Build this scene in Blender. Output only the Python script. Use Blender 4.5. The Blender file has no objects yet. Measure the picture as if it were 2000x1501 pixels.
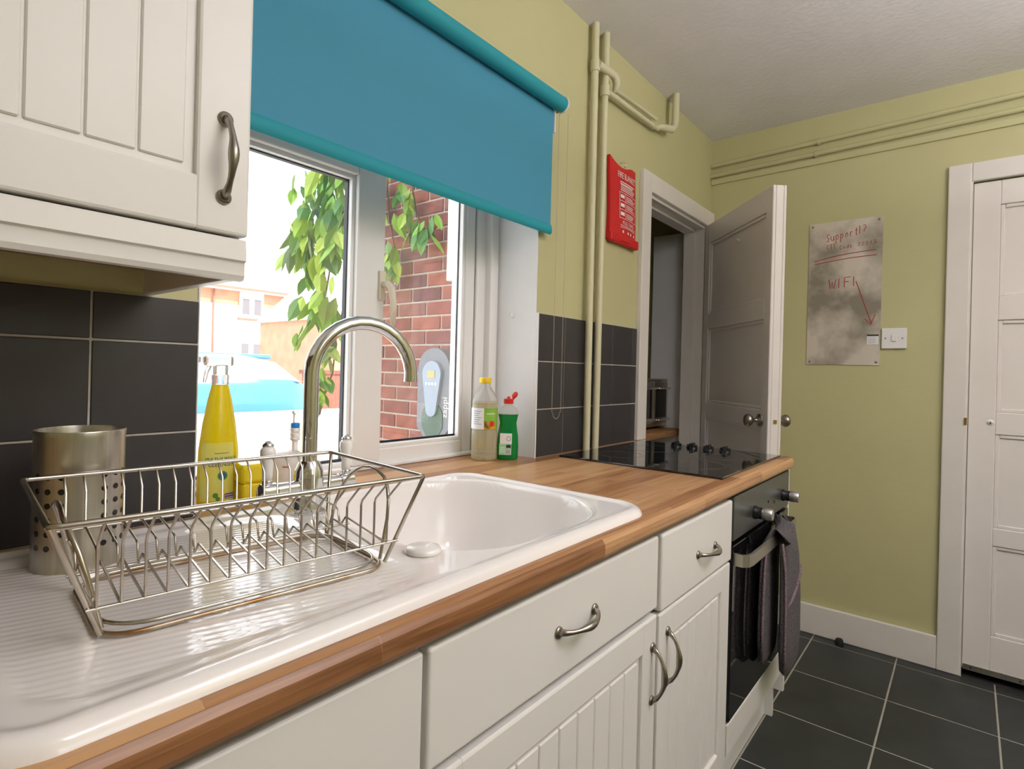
import bpy, bmesh, math, random
from mathutils import Vector, Matrix
random.seed(7)
S = bpy.context.scene
COL = S.collection
PI = math.pi

# ------------------------------------------------------------------ camera
cd = bpy.data.cameras.new('camera'); cam = bpy.data.objects.new('camera', cd); COL.objects.link(cam)
cd.sensor_width = 36.0; cd.lens = 1095.374 * 36 / 2000; cd.shift_y = -0.01379; cd.clip_start = 0.02; cd.clip_end = 200
_y, _r = math.radians(39.1446), math.radians(1.497)
fw = Vector((math.cos(_y), math.sin(_y), 0)); r0 = Vector((math.sin(_y), -math.cos(_y), 0)); u0 = Vector((0, 0, 1))
rv = r0 * math.cos(_r) + u0 * math.sin(_r); uv = u0 * math.cos(_r) - r0 * math.sin(_r)
m = Matrix.Identity(4)
for i in range(3):
    m[i][0] = rv[i]; m[i][1] = uv[i]; m[i][2] = -fw[i]
m[0][3], m[1][3], m[2][3] = 0.0, -1.0706, 1.1885
cam.matrix_world = m
S.camera = cam

# ------------------------------------------------------------------ world, sun, exposure
S.view_settings.view_transform = 'Standard'; S.view_settings.look = 'None'
S.view_settings.gamma = 1.0; S.view_settings.exposure = 0.0; S.view_settings.use_curve_mapping = False
W = bpy.data.worlds.new('world'); S.world = W; W.use_nodes = True
bg = W.node_tree.nodes['Background']; bg.inputs[0].default_value = (0.93, 0.97, 1.0, 1); bg.inputs[1].default_value = 4.0
sd = bpy.data.lights.new('sun', 'SUN'); sd.energy = 9.0; sd.angle = math.radians(1.0); sd.color = (1.0, 0.95, 0.86)
sun = bpy.data.objects.new('sun', sd); COL.objects.link(sun)
sun.rotation_euler = Vector((-0.42, 0.62, -0.66)).to_track_quat('-Z', 'Y').to_euler()

# ------------------------------------------------------------------ materials
MATS = {}
def nodes(name):
    mt = bpy.data.materials.new(name); mt.use_nodes = True
    nt = mt.node_tree; return mt, nt, nt.nodes['Principled BSDF']
def mat(name, col, rough=0.5, metal=0.0, var=0.0, vscale=8.0, bump=0.0, bscale=60.0, coat=0.0, trans=0.0, ior=1.45, col2=None, stretch=None):
    mt, nt, b = nodes(name)
    b.inputs['Base Color'].default_value = (*col, 1); b.inputs['Roughness'].default_value = rough; b.inputs['Metallic'].default_value = metal
    b.inputs['Coat Weight'].default_value = coat; b.inputs['Transmission Weight'].default_value = trans; b.inputs['IOR'].default_value = ior
    tc = nt.nodes.new('ShaderNodeTexCoord'); vec = tc.outputs['Object']
    if stretch:
        mp = nt.nodes.new('ShaderNodeMapping'); mp.inputs['Scale'].default_value = stretch
        nt.links.new(vec, mp.inputs['Vector']); vec = mp.outputs['Vector']
    if var > 0 or col2:
        n = nt.nodes.new('ShaderNodeTexNoise'); n.inputs['Scale'].default_value = vscale; n.inputs['Detail'].default_value = 5
        nt.links.new(vec, n.inputs['Vector'])
        rp = nt.nodes.new('ShaderNodeValToRGB')
        c2 = col2 if col2 else tuple(max(0, c * (1 - var)) for c in col)
        rp.color_ramp.elements[0].position = 0.35; rp.color_ramp.elements[1].position = 0.65
        rp.color_ramp.elements[0].color = (*c2, 1); rp.color_ramp.elements[1].color = (*col, 1)
        nt.links.new(n.outputs['Fac'], rp.inputs['Fac']); nt.links.new(rp.outputs['Color'], b.inputs['Base Color'])
    if bump > 0:
        n2 = nt.nodes.new('ShaderNodeTexNoise'); n2.inputs['Scale'].default_value = bscale; n2.inputs['Detail'].default_value = 4
        nt.links.new(vec, n2.inputs['Vector'])
        bp = nt.nodes.new('ShaderNodeBump'); bp.inputs['Strength'].default_value = bump; bp.inputs['Distance'].default_value = 0.01
        nt.links.new(n2.outputs['Fac'], bp.inputs['Height']); nt.links.new(bp.outputs['Normal'], b.inputs['Normal'])
    MATS[name] = mt; return mt

M = MATS
mat('wall_paint', (0.56, 0.53, 0.285), 0.55, var=0.05, vscale=3, bump=0.12, bscale=25)
mat('reveal_paint', (0.80, 0.80, 0.80), 0.5, var=0.03, bump=0.1, bscale=25)
mat('ceiling_paint', (0.82, 0.79, 0.79), 0.7, var=0.04, vscale=5, bump=0.2, bscale=45)
mat('white_gloss', (0.78, 0.75, 0.71), 0.32, var=0.03, vscale=4)
mat('door_paint', (0.82, 0.77, 0.73), 0.28, var=0.04, vscale=5, bump=0.06, bscale=20)
mat('trim_paint', (0.78, 0.74, 0.69), 0.3, var=0.05, vscale=6, bump=0.06, bscale=30)
mat('cabinet_white', (0.80, 0.78, 0.74), 0.34)
mat('cabinet_inside', (0.42, 0.22, 0.10), 0.5, var=0.3, stretch=(3, 40, 40))
mat('upvc', (0.85, 0.84, 0.83), 0.28)
mat('gasket_and_shade', (0.03, 0.035, 0.045), 0.5)
mat('wall_tile', (0.050, 0.046, 0.047), 0.38, var=0.25, vscale=6, bump=0.08, bscale=18)
mat('grout_light', (0.62, 0.58, 0.52), 0.8, var=0.15, vscale=30)
mat('floor_tile', (0.034, 0.038, 0.037), 0.42, var=0.35, vscale=5, bump=0.08, bscale=14)
mat('floor_grout', (0.42, 0.40, 0.34), 0.85, var=0.15, vscale=20)
mat('ceramic', (0.86, 0.82, 0.79), 0.12, coat=0.5)
mat('chrome', (0.78, 0.78, 0.79), 0.08, 1.0)
mat('rack_wire', (0.62, 0.58, 0.52), 0.24, 1.0, col2=(0.5, 0.44, 0.36), vscale=14)
mat('rusty_wire', (0.55, 0.48, 0.38), 0.35, 0.9, col2=(0.32, 0.17, 0.07), vscale=22)
mat('brushed_steel', (0.60, 0.57, 0.52), 0.30, 1.0, var=0.15, stretch=(60, 60, 2), vscale=3)
mat('steel_dark', (0.05, 0.05, 0.05), 0.5, 0.6)
mat('pewter', (0.42, 0.38, 0.33), 0.32, 1.0, var=0.3, vscale=40)
mat('pipe_paint', (0.68, 0.64, 0.43), 0.4, var=0.04)
mat('pipe_paint_end', (0.56, 0.53, 0.29), 0.45, var=0.04)
mat('blind_fabric', (0.065, 0.30, 0.45), 0.75, bump=0.05, bscale=400)
mat('blind_hem', (0.02, 0.31, 0.38), 0.7)
mat('white_plastic', (0.82, 0.81, 0.80), 0.35)
mat('cream_plastic', (0.74, 0.68, 0.55), 0.4)
mat('chain_bead', (0.45, 0.40, 0.33), 0.4, 0.3)
mat('black_plastic', (0.012, 0.012, 0.013), 0.25)
mat('black_glass', (0.006, 0.006, 0.007), 0.04, coat=0.6)
mat('oven_steel', (0.20, 0.21, 0.20), 0.36, 0.9, var=0.1, stretch=(2, 60, 60))
mat('handle_satin', (0.52, 0.49, 0.42), 0.38, 0.9)
mat('knob_silver', (0.55, 0.55, 0.56), 0.3, 0.9)
mat('red_cloth', (0.62, 0.012, 0.016), 0.45, bump=0.15, bscale=25)
mat('white_print', (0.85, 0.80, 0.78), 0.6)
mat('glove_fabric', (0.16, 0.145, 0.15), 0.95, col2=(0.07, 0.062, 0.066), vscale=260, bump=0.5, bscale=260)
mat('glove_trim', (0.30, 0.24, 0.26), 0.95, col2=(0.12, 0.06, 0.08), vscale=300)
mat('yellow_liquid', (0.86, 0.66, 0.0), 0.22, coat=0.3)
mat('yellow_label', (0.88, 0.72, 0.06), 0.4, col2=(0.72, 0.74, 0.22), vscale=18)
mat('clear_plastic', (0.86, 0.85, 0.83), 0.12, trans=0.75, ior=1.25)
mat('frosted', (0.85, 0.80, 0.77), 0.25, trans=0.35, ior=1.3)
mat('oil', (0.88, 0.76, 0.22), 0.05, trans=0.75, ior=1.2)
mat('green_liquid', (0.0, 0.27, 0.05), 0.12, trans=0.25, ior=1.3, coat=0.4)
mat('label_white', (0.82, 0.82, 0.82), 0.5)
mat('label_green', (0.16, 0.42, 0.05), 0.5, col2=(0.30, 0.55, 0.08), vscale=30)
mat('label_orange', (0.80, 0.45, 0.03), 0.5, col2=(0.12, 0.04, 0.02), vscale=45)
mat('label_mint', (0.35, 0.66, 0.36), 0.5)
mat('label_violet', (0.16, 0.10, 0.30), 0.5)
mat('ink_dark', (0.03, 0.03, 0.05), 0.6)
mat('ink_blue', (0.05, 0.12, 0.40), 0.6)
mat('leaf_spot', (0.10, 0.28, 0.04), 0.5)
mat('cap_yellow', (0.80, 0.55, 0.01), 0.35)
mat('cap_red', (0.70, 0.02, 0.015), 0.3)
mat('cap_blue', (0.02, 0.25, 0.75), 0.35)
mat('marker_red', (0.50, 0.06, 0.04), 0.6)
mat('brass', (0.45, 0.28, 0.07), 0.4, 1.0)
mat('rubber', (0.012, 0.012, 0.012), 0.7)
mat('shelf_wood', (0.46, 0.24, 0.09), 0.5, col2=(0.30, 0.14, 0.05), vscale=4, stretch=(2, 30, 30))
mat('shelf_white', (0.55, 0.52, 0.48), 0.6)
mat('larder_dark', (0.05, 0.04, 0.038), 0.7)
mat('larder_box', (0.10, 0.10, 0.12), 0.6)
mat('mortar', (0.48, 0.40, 0.34), 0.9, var=0.2, vscale=40)
for i, c in enumerate([(0.28, 0.085, 0.062), (0.23, 0.07, 0.058), (0.33, 0.105, 0.07), (0.17, 0.062, 0.062), (0.26, 0.10, 0.082)]):
    mat('brick%d' % i, c, 0.85, var=0.3, vscale=14, bump=0.3, bscale=60)
mat('far_brick', (0.62, 0.30, 0.19), 0.9, var=0.2, vscale=3)
mat('far_render', (0.86, 0.82, 0.76), 0.9)
mat('far_roof', (0.72, 0.62, 0.55), 0.9)
mat('far_glass', (0.16, 0.15, 0.17), 0.1)
mat('drain_brown', (0.40, 0.14, 0.10), 0.6)
mat('concrete', (0.62, 0.60, 0.57), 0.9, var=0.1, vscale=1.5)
mat('car_blue', (0.04, 0.22, 0.45), 0.15, 0.2, coat=1.0)
mat('car_glass', (0.25, 0.38, 0.45), 0.05, 0.2, coat=1.0)
mat('car_trim', (0.05, 0.08, 0.16), 0.5)
mat('stem', (0.16, 0.10, 0.05), 0.8)
for i, c in enumerate([(0.20, 0.40, 0.04), (0.30, 0.50, 0.06), (0.11, 0.26, 0.06), (0.40, 0.55, 0.08)]):
    mt = mat('leaf%d' % i, c, 0.5, var=0.2, vscale=20)
    b = mt.node_tree.nodes['Principled BSDF']; b.inputs['Subsurface Weight'].default_value = 0.0
mat('charger_grey', (0.16, 0.17, 0.20), 0.4)
mat('charger_blue', (0.26, 0.32, 0.42), 0.35)
mat('charger_low', (0.05, 0.10, 0.07), 0.4)
mat('charger_screen', (0.42, 0.36, 0.16), 0.3)

def glass_mat():
    mt = bpy.data.materials.new('pane_glass'); mt.use_nodes = True; nt = mt.node_tree; nt.nodes.clear()
    o = nt.nodes.new('ShaderNodeOutputMaterial'); t = nt.nodes.new('ShaderNodeBsdfTransparent'); g = nt.nodes.new('ShaderNodeBsdfGlossy')
    d = nt.nodes.new('ShaderNodeBsdfDiffuse'); d.inputs[0].default_value = (0.85, 0.85, 0.9, 1)
    g.inputs['Roughness'].default_value = 0.02
    m1 = nt.nodes.new('ShaderNodeMixShader'); m2 = nt.nodes.new('ShaderNodeMixShader')
    n = nt.nodes.new('ShaderNodeTexNoise'); n.inputs['Scale'].default_value = 9; n.inputs['Detail'].default_value = 6
    tc = nt.nodes.new('ShaderNodeTexCoord'); nt.links.new(tc.outputs['Object'], n.inputs['Vector'])
    mr = nt.nodes.new('ShaderNodeMapRange'); mr.inputs['From Min'].default_value = 0.4; mr.inputs['From Max'].default_value = 0.8
    mr.inputs['To Min'].default_value = 0.02; mr.inputs['To Max'].default_value = 0.12
    nt.links.new(n.outputs['Fac'], mr.inputs['Value'])
    m1.inputs[0].default_value = 0.07
    nt.links.new(t.outputs[0], m1.inputs[1]); nt.links.new(g.outputs[0], m1.inputs[2])
    nt.links.new(mr.outputs[0], m2.inputs[0]); nt.links.new(m1.outputs[0], m2.inputs[1]); nt.links.new(d.outputs[0], m2.inputs[2])
    nt.links.new(m2.outputs[0], o.inputs[0]); MATS['pane_glass'] = mt
glass_mat()

def wood_mat():
    mt, nt, b = nodes('worktop_wood')
    L = nt.links.new; N = nt.nodes.new
    tc = N('ShaderNodeTexCoord'); sp = N('ShaderNodeSeparateXYZ'); L(tc.outputs['Object'], sp.inputs[0])
    ad0 = N('ShaderNodeMath'); ad0.operation = 'ADD'; L(sp.outputs['Y'], ad0.inputs[0]); L(sp.outputs['Z'], ad0.inputs[1])
    sub = N('ShaderNodeMath'); sub.operation = 'ADD'; sub.inputs[1].default_value = 0.530; L(ad0.outputs[0], sub.inputs[0])
    ax_ = N('ShaderNodeMath'); ax_.operation = 'ADD'; ax_.inputs[1].default_value = 18.95; L(sp.outputs['X'], ax_.inputs[0])
    cb = N('ShaderNodeCombineXYZ'); L(ax_.outputs[0], cb.inputs[0]); L(sub.outputs[0], cb.inputs[1])
    br = N('ShaderNodeTexBrick'); br.offset = 0.37; br.offset_frequency = 2; br.squash = 1.0
    br.inputs['Scale'].default_value = 1.0; br.inputs['Brick Width'].default_value = 0.46; br.inputs['Row Height'].default_value = 0.042
    br.inputs['Mortar Size'].default_value = 0.0006; br.inputs['Mortar Smooth'].default_value = 0.3; br.inputs['Bias'].default_value = 0.0
    br.inputs['Color1'].default_value = (0, 0, 0, 1); br.inputs['Color2'].default_value = (1, 1, 1, 1); br.inputs['Mortar'].default_value = (0.25, 0.25, 0.25, 1)
    L(cb.outputs[0], br.inputs['Vector'])
    mp = N('ShaderNodeMapping'); mp.inputs['Scale'].default_value = (4, 70, 1); L(cb.outputs[0], mp.inputs['Vector'])
    ad = N('ShaderNodeVectorMath'); ad.operation = 'ADD'; L(mp.outputs[0], ad.inputs[0])
    sc = N('ShaderNodeVectorMath'); sc.operation = 'SCALE'; sc.inputs['Scale'].default_value = 13.0; L(br.outputs['Color'], sc.inputs[0]); L(sc.outputs[0], ad.inputs[1])
    n = N('ShaderNodeTexNoise'); n.inputs['Scale'].default_value = 1.0; n.inputs['Detail'].default_value = 6; n.inputs['Distortion'].default_value = 0.6; L(ad.outputs[0], n.inputs['Vector'])
    mx = N('ShaderNodeMath'); mx.operation = 'MULTIPLY_ADD'; mx.inputs[1].default_value = 0.95; L(n.outputs['Fac'], mx.inputs[0])
    mb = N('ShaderNodeMath'); mb.operation = 'MULTIPLY'; mb.inputs[1].default_value = 0.56; L(br.outputs['Color'], mb.inputs[0]); L(mb.outputs[0], mx.inputs[2])
    rp = N('ShaderNodeValToRGB'); e = rp.color_ramp.elements
    e[0].position = 0.25; e[0].color = (0.13, 0.048, 0.018, 1); e[1].position = 0.92; e[1].color = (0.56, 0.32, 0.15, 1)
    x = e.new(0.55); x.color = (0.35, 0.16, 0.065, 1)
    L(mx.outputs[0], rp.inputs['Fac']); L(rp.outputs['Color'], b.inputs['Base Color'])
    b.inputs['Roughness'].default_value = 0.33
    MATS['worktop_wood'] = mt
wood_mat()

def board_mat():
    mt, nt, b = nodes('steel_sheet'); L = nt.links.new; N = nt.nodes.new
    tc = N('ShaderNodeTexCoord'); n = N('ShaderNodeTexNoise'); n.inputs['Scale'].default_value = 5; n.inputs['Detail'].default_value = 5; L(tc.outputs['Object'], n.inputs['Vector'])
    rp = N('ShaderNodeValToRGB'); e = rp.color_ramp.elements
    e[0].position = 0.36; e[0].color = (0.30, 0.27, 0.22, 1); e[1].position = 0.55; e[1].color = (0.72, 0.65, 0.57, 1)
    L(n.outputs['Fac'], rp.inputs['Fac']); L(rp.outputs['Color'], b.inputs['Base Color'])
    b.inputs['Metallic'].default_value = 0.35; b.inputs['Roughness'].default_value = 0.40
    MATS['steel_sheet'] = mt
board_mat()

# ------------------------------------------------------------------ mesh helpers
BOXED = set()
def box(bm, x0, x1, y0, y1, z0, z1, bev=0.0, seg=2):
    BOXED.add(id(bm)); seg = 4 if bev >= 0.005 else seg
    vs = [bm.verts.new((x, y, z)) for x in (x0, x1) for y in (y0, y1) for z in (z0, z1)]
    fs = [(0, 1, 3, 2), (4, 6, 7, 5), (0, 4, 5, 1), (2, 3, 7, 6), (0, 2, 6, 4), (1, 5, 7, 3)]
    F = [bm.faces.new([vs[i] for i in f]) for f in fs]
    if bev > 0:
        ed = list({e for f in F for e in f.edges})
        bmesh.ops.bevel(bm, geom=ed, offset=bev, segments=seg, affect='EDGES', profile=0.5)
def tube(bm, pts, r, seg=8, closed=False, caps=True, flat=None):
    P = [Vector(p) for p in pts]; n = len(P); R = r if isinstance(r, (list, tuple)) else [r] * n
    T = []
    for i in range(n):
        a = P[(i - 1) % n] if (closed or i > 0) else P[i]; c = P[(i + 1) % n] if (closed or i < n - 1) else P[i]
        t = (c - a); T.append(t.normalized() if t.length > 1e-9 else Vector((0, 0, 1)))
    up = Vector((0, 0, 1)) if abs(T[0].z) < 0.9 else Vector((0, 1, 0))
    N = (up - T[0] * up.dot(T[0])).normalized(); rings = []
    for i in range(n):
        N = (N - T[i] * N.dot(T[i]));
        N = N.normalized() if N.length > 1e-6 else T[i].orthogonal().normalized()
        B = T[i].cross(N)
        # mitre: keep thickness on bends
        k = 1.0
        if (closed or 0 < i < n - 1):
            d = (P[(i + 1) % n] - P[i]).normalized().dot((P[i] - P[(i - 1) % n]).normalized()); k = 1.0
        fl = flat if flat else (1, 1)
        rings.append([bm.verts.new(P[i] + (N * math.cos(2 * PI * j / seg) * fl[0] + B * math.sin(2 * PI * j / seg) * fl[1]) * R[i] * k) for j in range(seg)])
    m_ = n if closed else n - 1
    for i in range(m_):
        a, c = rings[i], rings[(i + 1) % n]
        for j in range(seg):
            bm.faces.new((a[j], a[(j + 1) % seg], c[(j + 1) % seg], c[j]))
    if caps and not closed:
        bm.faces.new(rings[0][::-1]); bm.faces.new(rings[-1])
def lathe(bm, prof, c=(0, 0, 0), seg=24, sx=1.0, sy=1.0, rot=0.0, axis='z', sq=None):
    rings = []
    for r, z in prof:
        ring = []
        for j in range(seg):
            a = 2 * PI * j / seg + rot; ca, sa = math.cos(a), math.sin(a)
            if sq:
                q = (abs(ca) ** sq + abs(sa) ** sq) ** (-1.0 / sq); ca *= q; sa *= q
            x, y = r * ca * sx, r * sa * sy
            v = (x, y, z) if axis == 'z' else ((z, x, y) if axis == 'x' else (x, z, y))
            ring.append(bm.verts.new((c[0] + v[0], c[1] + v[1], c[2] + v[2])))
        rings.append(ring)
    for a, b in zip(rings, rings[1:]):
        for j in range(seg):
            bm.faces.new((a[j], a[(j + 1) % seg], b[(j + 1) % seg], b[j]))
    if prof[0][0] > 1e-5: bm.faces.new(rings[0][::-1])
    if prof[-1][0] > 1e-5: bm.faces.new(rings[-1])
def xform(bm, mtx): bmesh.ops.transform(bm, matrix=mtx, verts=bm.verts)
def obj(name, bm, mt, parent=None, smooth=False, recentre=True, auto=None):
    bmesh.ops.remove_doubles(bm, verts=bm.verts, dist=1e-6) if len(bm.verts) < 4000 else None
    bmesh.ops.recalc_face_normals(bm, faces=bm.faces)
    me = bpy.data.meshes.new(name); c = Vector((0, 0, 0))
    if recentre and len(bm.verts):
        xs = [v.co for v in bm.verts]
        lo = Vector((min(v.x for v in xs), min(v.y for v in xs), min(v.z for v in xs))); hi = Vector((max(v.x for v in xs), max(v.y for v in xs), max(v.z for v in xs)))
        c = Vector(((lo.x + hi.x) / 2, (lo.y + hi.y) / 2, lo.z))
        for v in bm.verts: v.co -= c
    if id(bm) in BOXED: smooth = False; BOXED.discard(id(bm))
    bm.to_mesh(me); bm.free()
    me.materials.append(M[mt])
    if smooth:
        for p in me.polygons: p.use_smooth = True
        if auto is not None:
            try: me.set_sharp_from_angle(angle=math.radians(auto))
            except Exception: pass
    o = bpy.data.objects.new(name, me); COL.objects.link(o); o.location = c
    if parent: o.parent = parent; o.location = c - wloc(parent)
    return o
def wloc(o):
    l = Vector(o.location)
    while o.parent: o = o.parent; l += Vector(o.location)
    return l
def thing(name, label, cat, loc, group=None):
    o = bpy.data.objects.new(name, None); COL.objects.link(o); o.location = loc; o.empty_display_size = 0.05
    o['label'] = label; o['category'] = cat
    if group: o['group'] = group
    return o
def tag(o, label, cat=None, group=None, kind=None):
    o['label'] = label
    if cat: o['category'] = cat
    if group: o['group'] = group
    if kind: o['kind'] = kind
    return o
def B(): return bmesh.new()
def bx(name, mt, parent, *a, **k):
    bm = B(); box(bm, *a, **k); return obj(name, bm, mt, parent, smooth=k.get('bev', 0) > 0, auto=40)
def shared(me, name, loc, parent):
    o = bpy.data.objects.new(name, me); COL.objects.link(o); o.parent = parent; o.location = Vector(loc) - wloc(parent); return o
def boxmesh(name, sx, sy, sz, bev, mt):
    bm = B(); box(bm, -sx / 2, sx / 2, -sy / 2, sy / 2, -sz / 2, sz / 2, bev, 1); bmesh.ops.recalc_face_normals(bm, faces=bm.faces)
    me = bpy.data.meshes.new(name); bm.to_mesh(me); bm.free(); me.materials.append(M[mt]); return me
def text_bm(s, size, extrude=0.0):
    cu = bpy.data.curves.new('t', 'FONT'); cu.body = s; cu.size = size; cu.align_x = 'CENTER'; cu.align_y = 'CENTER'; cu.extrude = extrude; cu.resolution_u = 3
    o = bpy.data.objects.new('t', cu); COL.objects.link(o)
    dg = bpy.context.evaluated_depsgraph_get(); me = bpy.data.meshes.new_from_object(o.evaluated_get(dg))
    bm = B(); bm.from_mesh(me); bpy.data.objects.remove(o); bpy.data.curves.remove(cu); bpy.data.meshes.remove(me)
    return bm
def add_bm(dst, src, mtx=None, fn=None):
    mp = {}
    for v in src.verts:
        co = v.co.copy()
        if mtx is not None: co = mtx @ co
        if fn: co = Vector(fn(co))
        mp[v] = dst.verts.new(co)
    for f in src.faces:
        try: dst.faces.new([mp[v] for v in f.verts])
        except ValueError: pass
    src.free()

# ------------------------------------------------------------------ the room
XR, ZC = 2.94, 2.419
YB, XL = -2.75, -1.30
floor = bx('floor', 'floor_grout', None, XL, XR + 0.0, YB, 0.0, -0.10, -0.0012); tag(floor, 'dark slate tiled kitchen floor with pale grout', kind='structure')
gx = [2.862 - 0.3455 * k for k in range(-1, 13)]; gy = [-0.857 + 0.318 * k for k in range(-6, 4)]
ftm = boxmesh('floor_tile', 0.3405, 0.313, 0.012, 0.0015, 'floor_tile')
for i in range(len(gx) - 1):
    for j in range(len(gy) - 1):
        x1, x0, y0, y1 = gx[i], gx[i + 1], gy[j], gy[j + 1]
        a0, a1, b0, b1 = max(x0, XL), min(x1, XR), max(y0, YB), min(y1, 0.0)
        if a1 - a0 < 0.02 or b1 - b0 < 0.02: continue
        if a1 - a0 > 0.34 and b1 - b0 > 0.31: shared(ftm, 'tile', ((a0 + a1) / 2, (b0 + b1) / 2, -0.006), floor)
        else:
            t_ = bx('tile', 'floor_tile', floor, a0 + 0.0025, a1 - 0.0025, b0 + 0.0025, b1 - 0.0025, -0.012, 0.0)
ceil = bx('ceiling', 'ceiling_paint', None, XL - 0.1, XR + 0.2, YB - 0.1, 0.3, ZC, ZC + 0.12); tag(ceil, 'white stippled plaster ceiling', kind='structure')
wl = bx('wall_left', 'wall_paint', None, XL - 0.15, XL, YB, 0.0, 0, ZC); tag(wl, 'plain green painted wall at the near end of the kitchen', kind='structure')
# front wall (behind the camera) with a hole added to let in fill daylight
bm = B(); FW0, FW1, FZ0, FZ1 = 0.2, 1.0, 1.45, 2.05
box(bm, XL, FW0, YB - 0.15, YB, 0, ZC); box(bm, FW1, XR, YB - 0.15, YB, 0, ZC); box(bm, FW0, FW1, YB - 0.15, YB, 0, FZ0); box(bm, FW0, FW1, YB - 0.15, YB, FZ1, ZC)
wf = obj('wall_front', bm, 'wall_paint'); tag(wf, 'green painted wall opposite the sink with an opening added for fill daylight', kind='structure')
# window wall
WX0, WX1, WZ0, WZ1 = 0.422, 1.432, 0.912, 1.78
DX0, DX1, DZ = 2.195, 2.86, 1.955
bm = B()
box(bm, XL, WX0, 0, 0.3, 0, ZC); box(bm, WX0, WX1, 0, 0.3, 0, 0.872); box(bm, WX0, WX1, 0, 0.3, WZ1, ZC); box(bm, WX1, 2.08, 0, 0.3, 0, ZC)
box(bm, 2.08, DX0, 0, 0.1, 0, ZC); box(bm, DX0, DX1, 0, 0.1, DZ, ZC); box(bm, DX1, XR, 0, 0.1, 0, ZC)
wb = obj('wall_back', bm, 'wall_paint'); tag(wb, 'pale green painted wall holding the window and the larder doorway', kind='structure')
# white painted reveal lining (right side, head)
bm = B(); box(bm, WX1 - 0.003, WX1 + 0.001, 0.0, 0.19, 0.912, WZ1); box(bm, WX0, WX1, 0.0, 0.19, WZ1 - 0.003, WZ1); box(bm, WX0 - .001, WX0 + 0.003, 0.0, 0.19, 0.912, WZ1)
rvl = obj('window_reveal', bm, 'reveal_paint', wb)
# end wall with doorway for door_2
EY0 = -1.068; EY1 = -1.83
bm = B(); box(bm, XR, XR + 0.12, EY0, 1.85, 0, ZC); box(bm, XR, XR + 0.12, YB, EY1, 0, ZC); box(bm, XR, XR + 0.12, EY1, EY0, 2.0, ZC)
wr = obj('wall_right', bm, 'wall_paint'); tag(wr, 'yellow green painted end wall with steel board and switch', kind='structure')

# wall tiles
def tile_field(x_edges, z_edges, yf=0.0):
    bx('grout', 'grout_light', wb, x_edges[0], x_edges[-1], yf - 0.0055, yf + 0.001, z_edges[0], z_edges[-1])
    for a, b in zip(x_edges, x_edges[1:]):
        for c, d in zip(z_edges, z_edges[1:]):
            g = 0.0017
            bx('tile', 'wall_tile', wb, a + g, b - g, yf - 0.008, yf - 0.001, c + g, d - g, bev=0.0012, seg=1)
tile_field([0.4219 - 0.1585 * k for k in range(7)][::-1], [0.912, 1.066, 1.220, 1.297])
tile_field([1.434, 1.588, 1.751, 1.914, 2.076, 2.117], [0.912, 1.066, 1.220, 1.374])
bx('edge_trim', 'reveal_paint', wb, 1.4295, 1.434, -0.009, 0.0, 0.912, 1.374)

# skirting
sk = bx('baseboard_right', 'trim_paint', None, XR - 0.018, XR, -0.99, -0.02, 0, 0.135, bev=0.004); tag(sk, 'white painted skirting board along the end wall', kind='structure')

# larder shell beyond the doorway
LY = 1.62
bm = B(); box(bm, 2.0, XR + 0.12, 0.1, LY + 0.1, -0.1, -0.002); lf = obj('floor_larder', bm, 'floor_grout'); tag(lf, 'plain floor of the larder', kind='structure')
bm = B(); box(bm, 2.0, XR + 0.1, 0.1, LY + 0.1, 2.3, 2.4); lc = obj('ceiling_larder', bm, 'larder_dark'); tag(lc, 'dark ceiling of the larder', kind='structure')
bm = B(); box(bm, 2.08, XR, LY, LY + 0.1, 0, 2.3); lb = obj('wall_larder', bm, 'shelf_white'); tag(lb, 'whitewashed back wall of the larder', kind='structure')
bx('lining', 'reveal_paint', wr, XR - 0.035, XR - 0.001, 0.1, 0.30, 0.0, 1.95)

# outhouse brick wall seen through the window (outer face x = 1.98)
BXF = 1.98; BY0, BY1 = 0.30, 1.80
bm = B(); box(bm, BXF + 0.006, 2.08, BY0, BY1 - 0.006, -0.15, 3.0)
ow = obj('wall_outhouse', bm, 'mortar'); tag(ow, 'red brick outhouse wall seen through the right hand pane', kind='structure')
bm = B(); box(bm, 2.081, XR + 0.12, LY + 0.1, BY1, -0.15, 3.0); o2 = obj('wall_outhouse_end', bm, 'brick1'); tag(o2, 'brick end of the outhouse', kind='structure')
bme = [boxmesh('brick', 0.03, 0.215, 0.065, 0.003, 'brick%d' % i) for i in range(5)]
bmh = [boxmesh('brick_half', 0.03, 0.1025, 0.065, 0.003, 'brick%d' % i) for i in range(5)]
row = 0; z = 0.715
while z < 2.25:
    y = BY1 - 0.2125 * 0 ; first = row % 2
    y = BY1
    if first: shared(random.choice(bmh), 'brick', (BXF + 0.015, y - 0.0512, z + 0.0325), ow); y -= 0.1125
    while y - 0.215 > 0.62:
        shared(random.choice(bme), 'brick', (BXF + 0.015, y - 0.1075, z + 0.0325), ow); y -= 0.225
    row += 1; z += 0.075
# unseen upper storey added above the kitchen ceiling to block the sun
us = bx('sun_block_storey', 'brick1', None, XL - 0.15, XR + 0.12, YB - 0.15, 0.30, ZC + 0.121, 5.2); tag(us, 'unseen brick upper storey of the house, added to block the sun', kind='structure')

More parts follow.
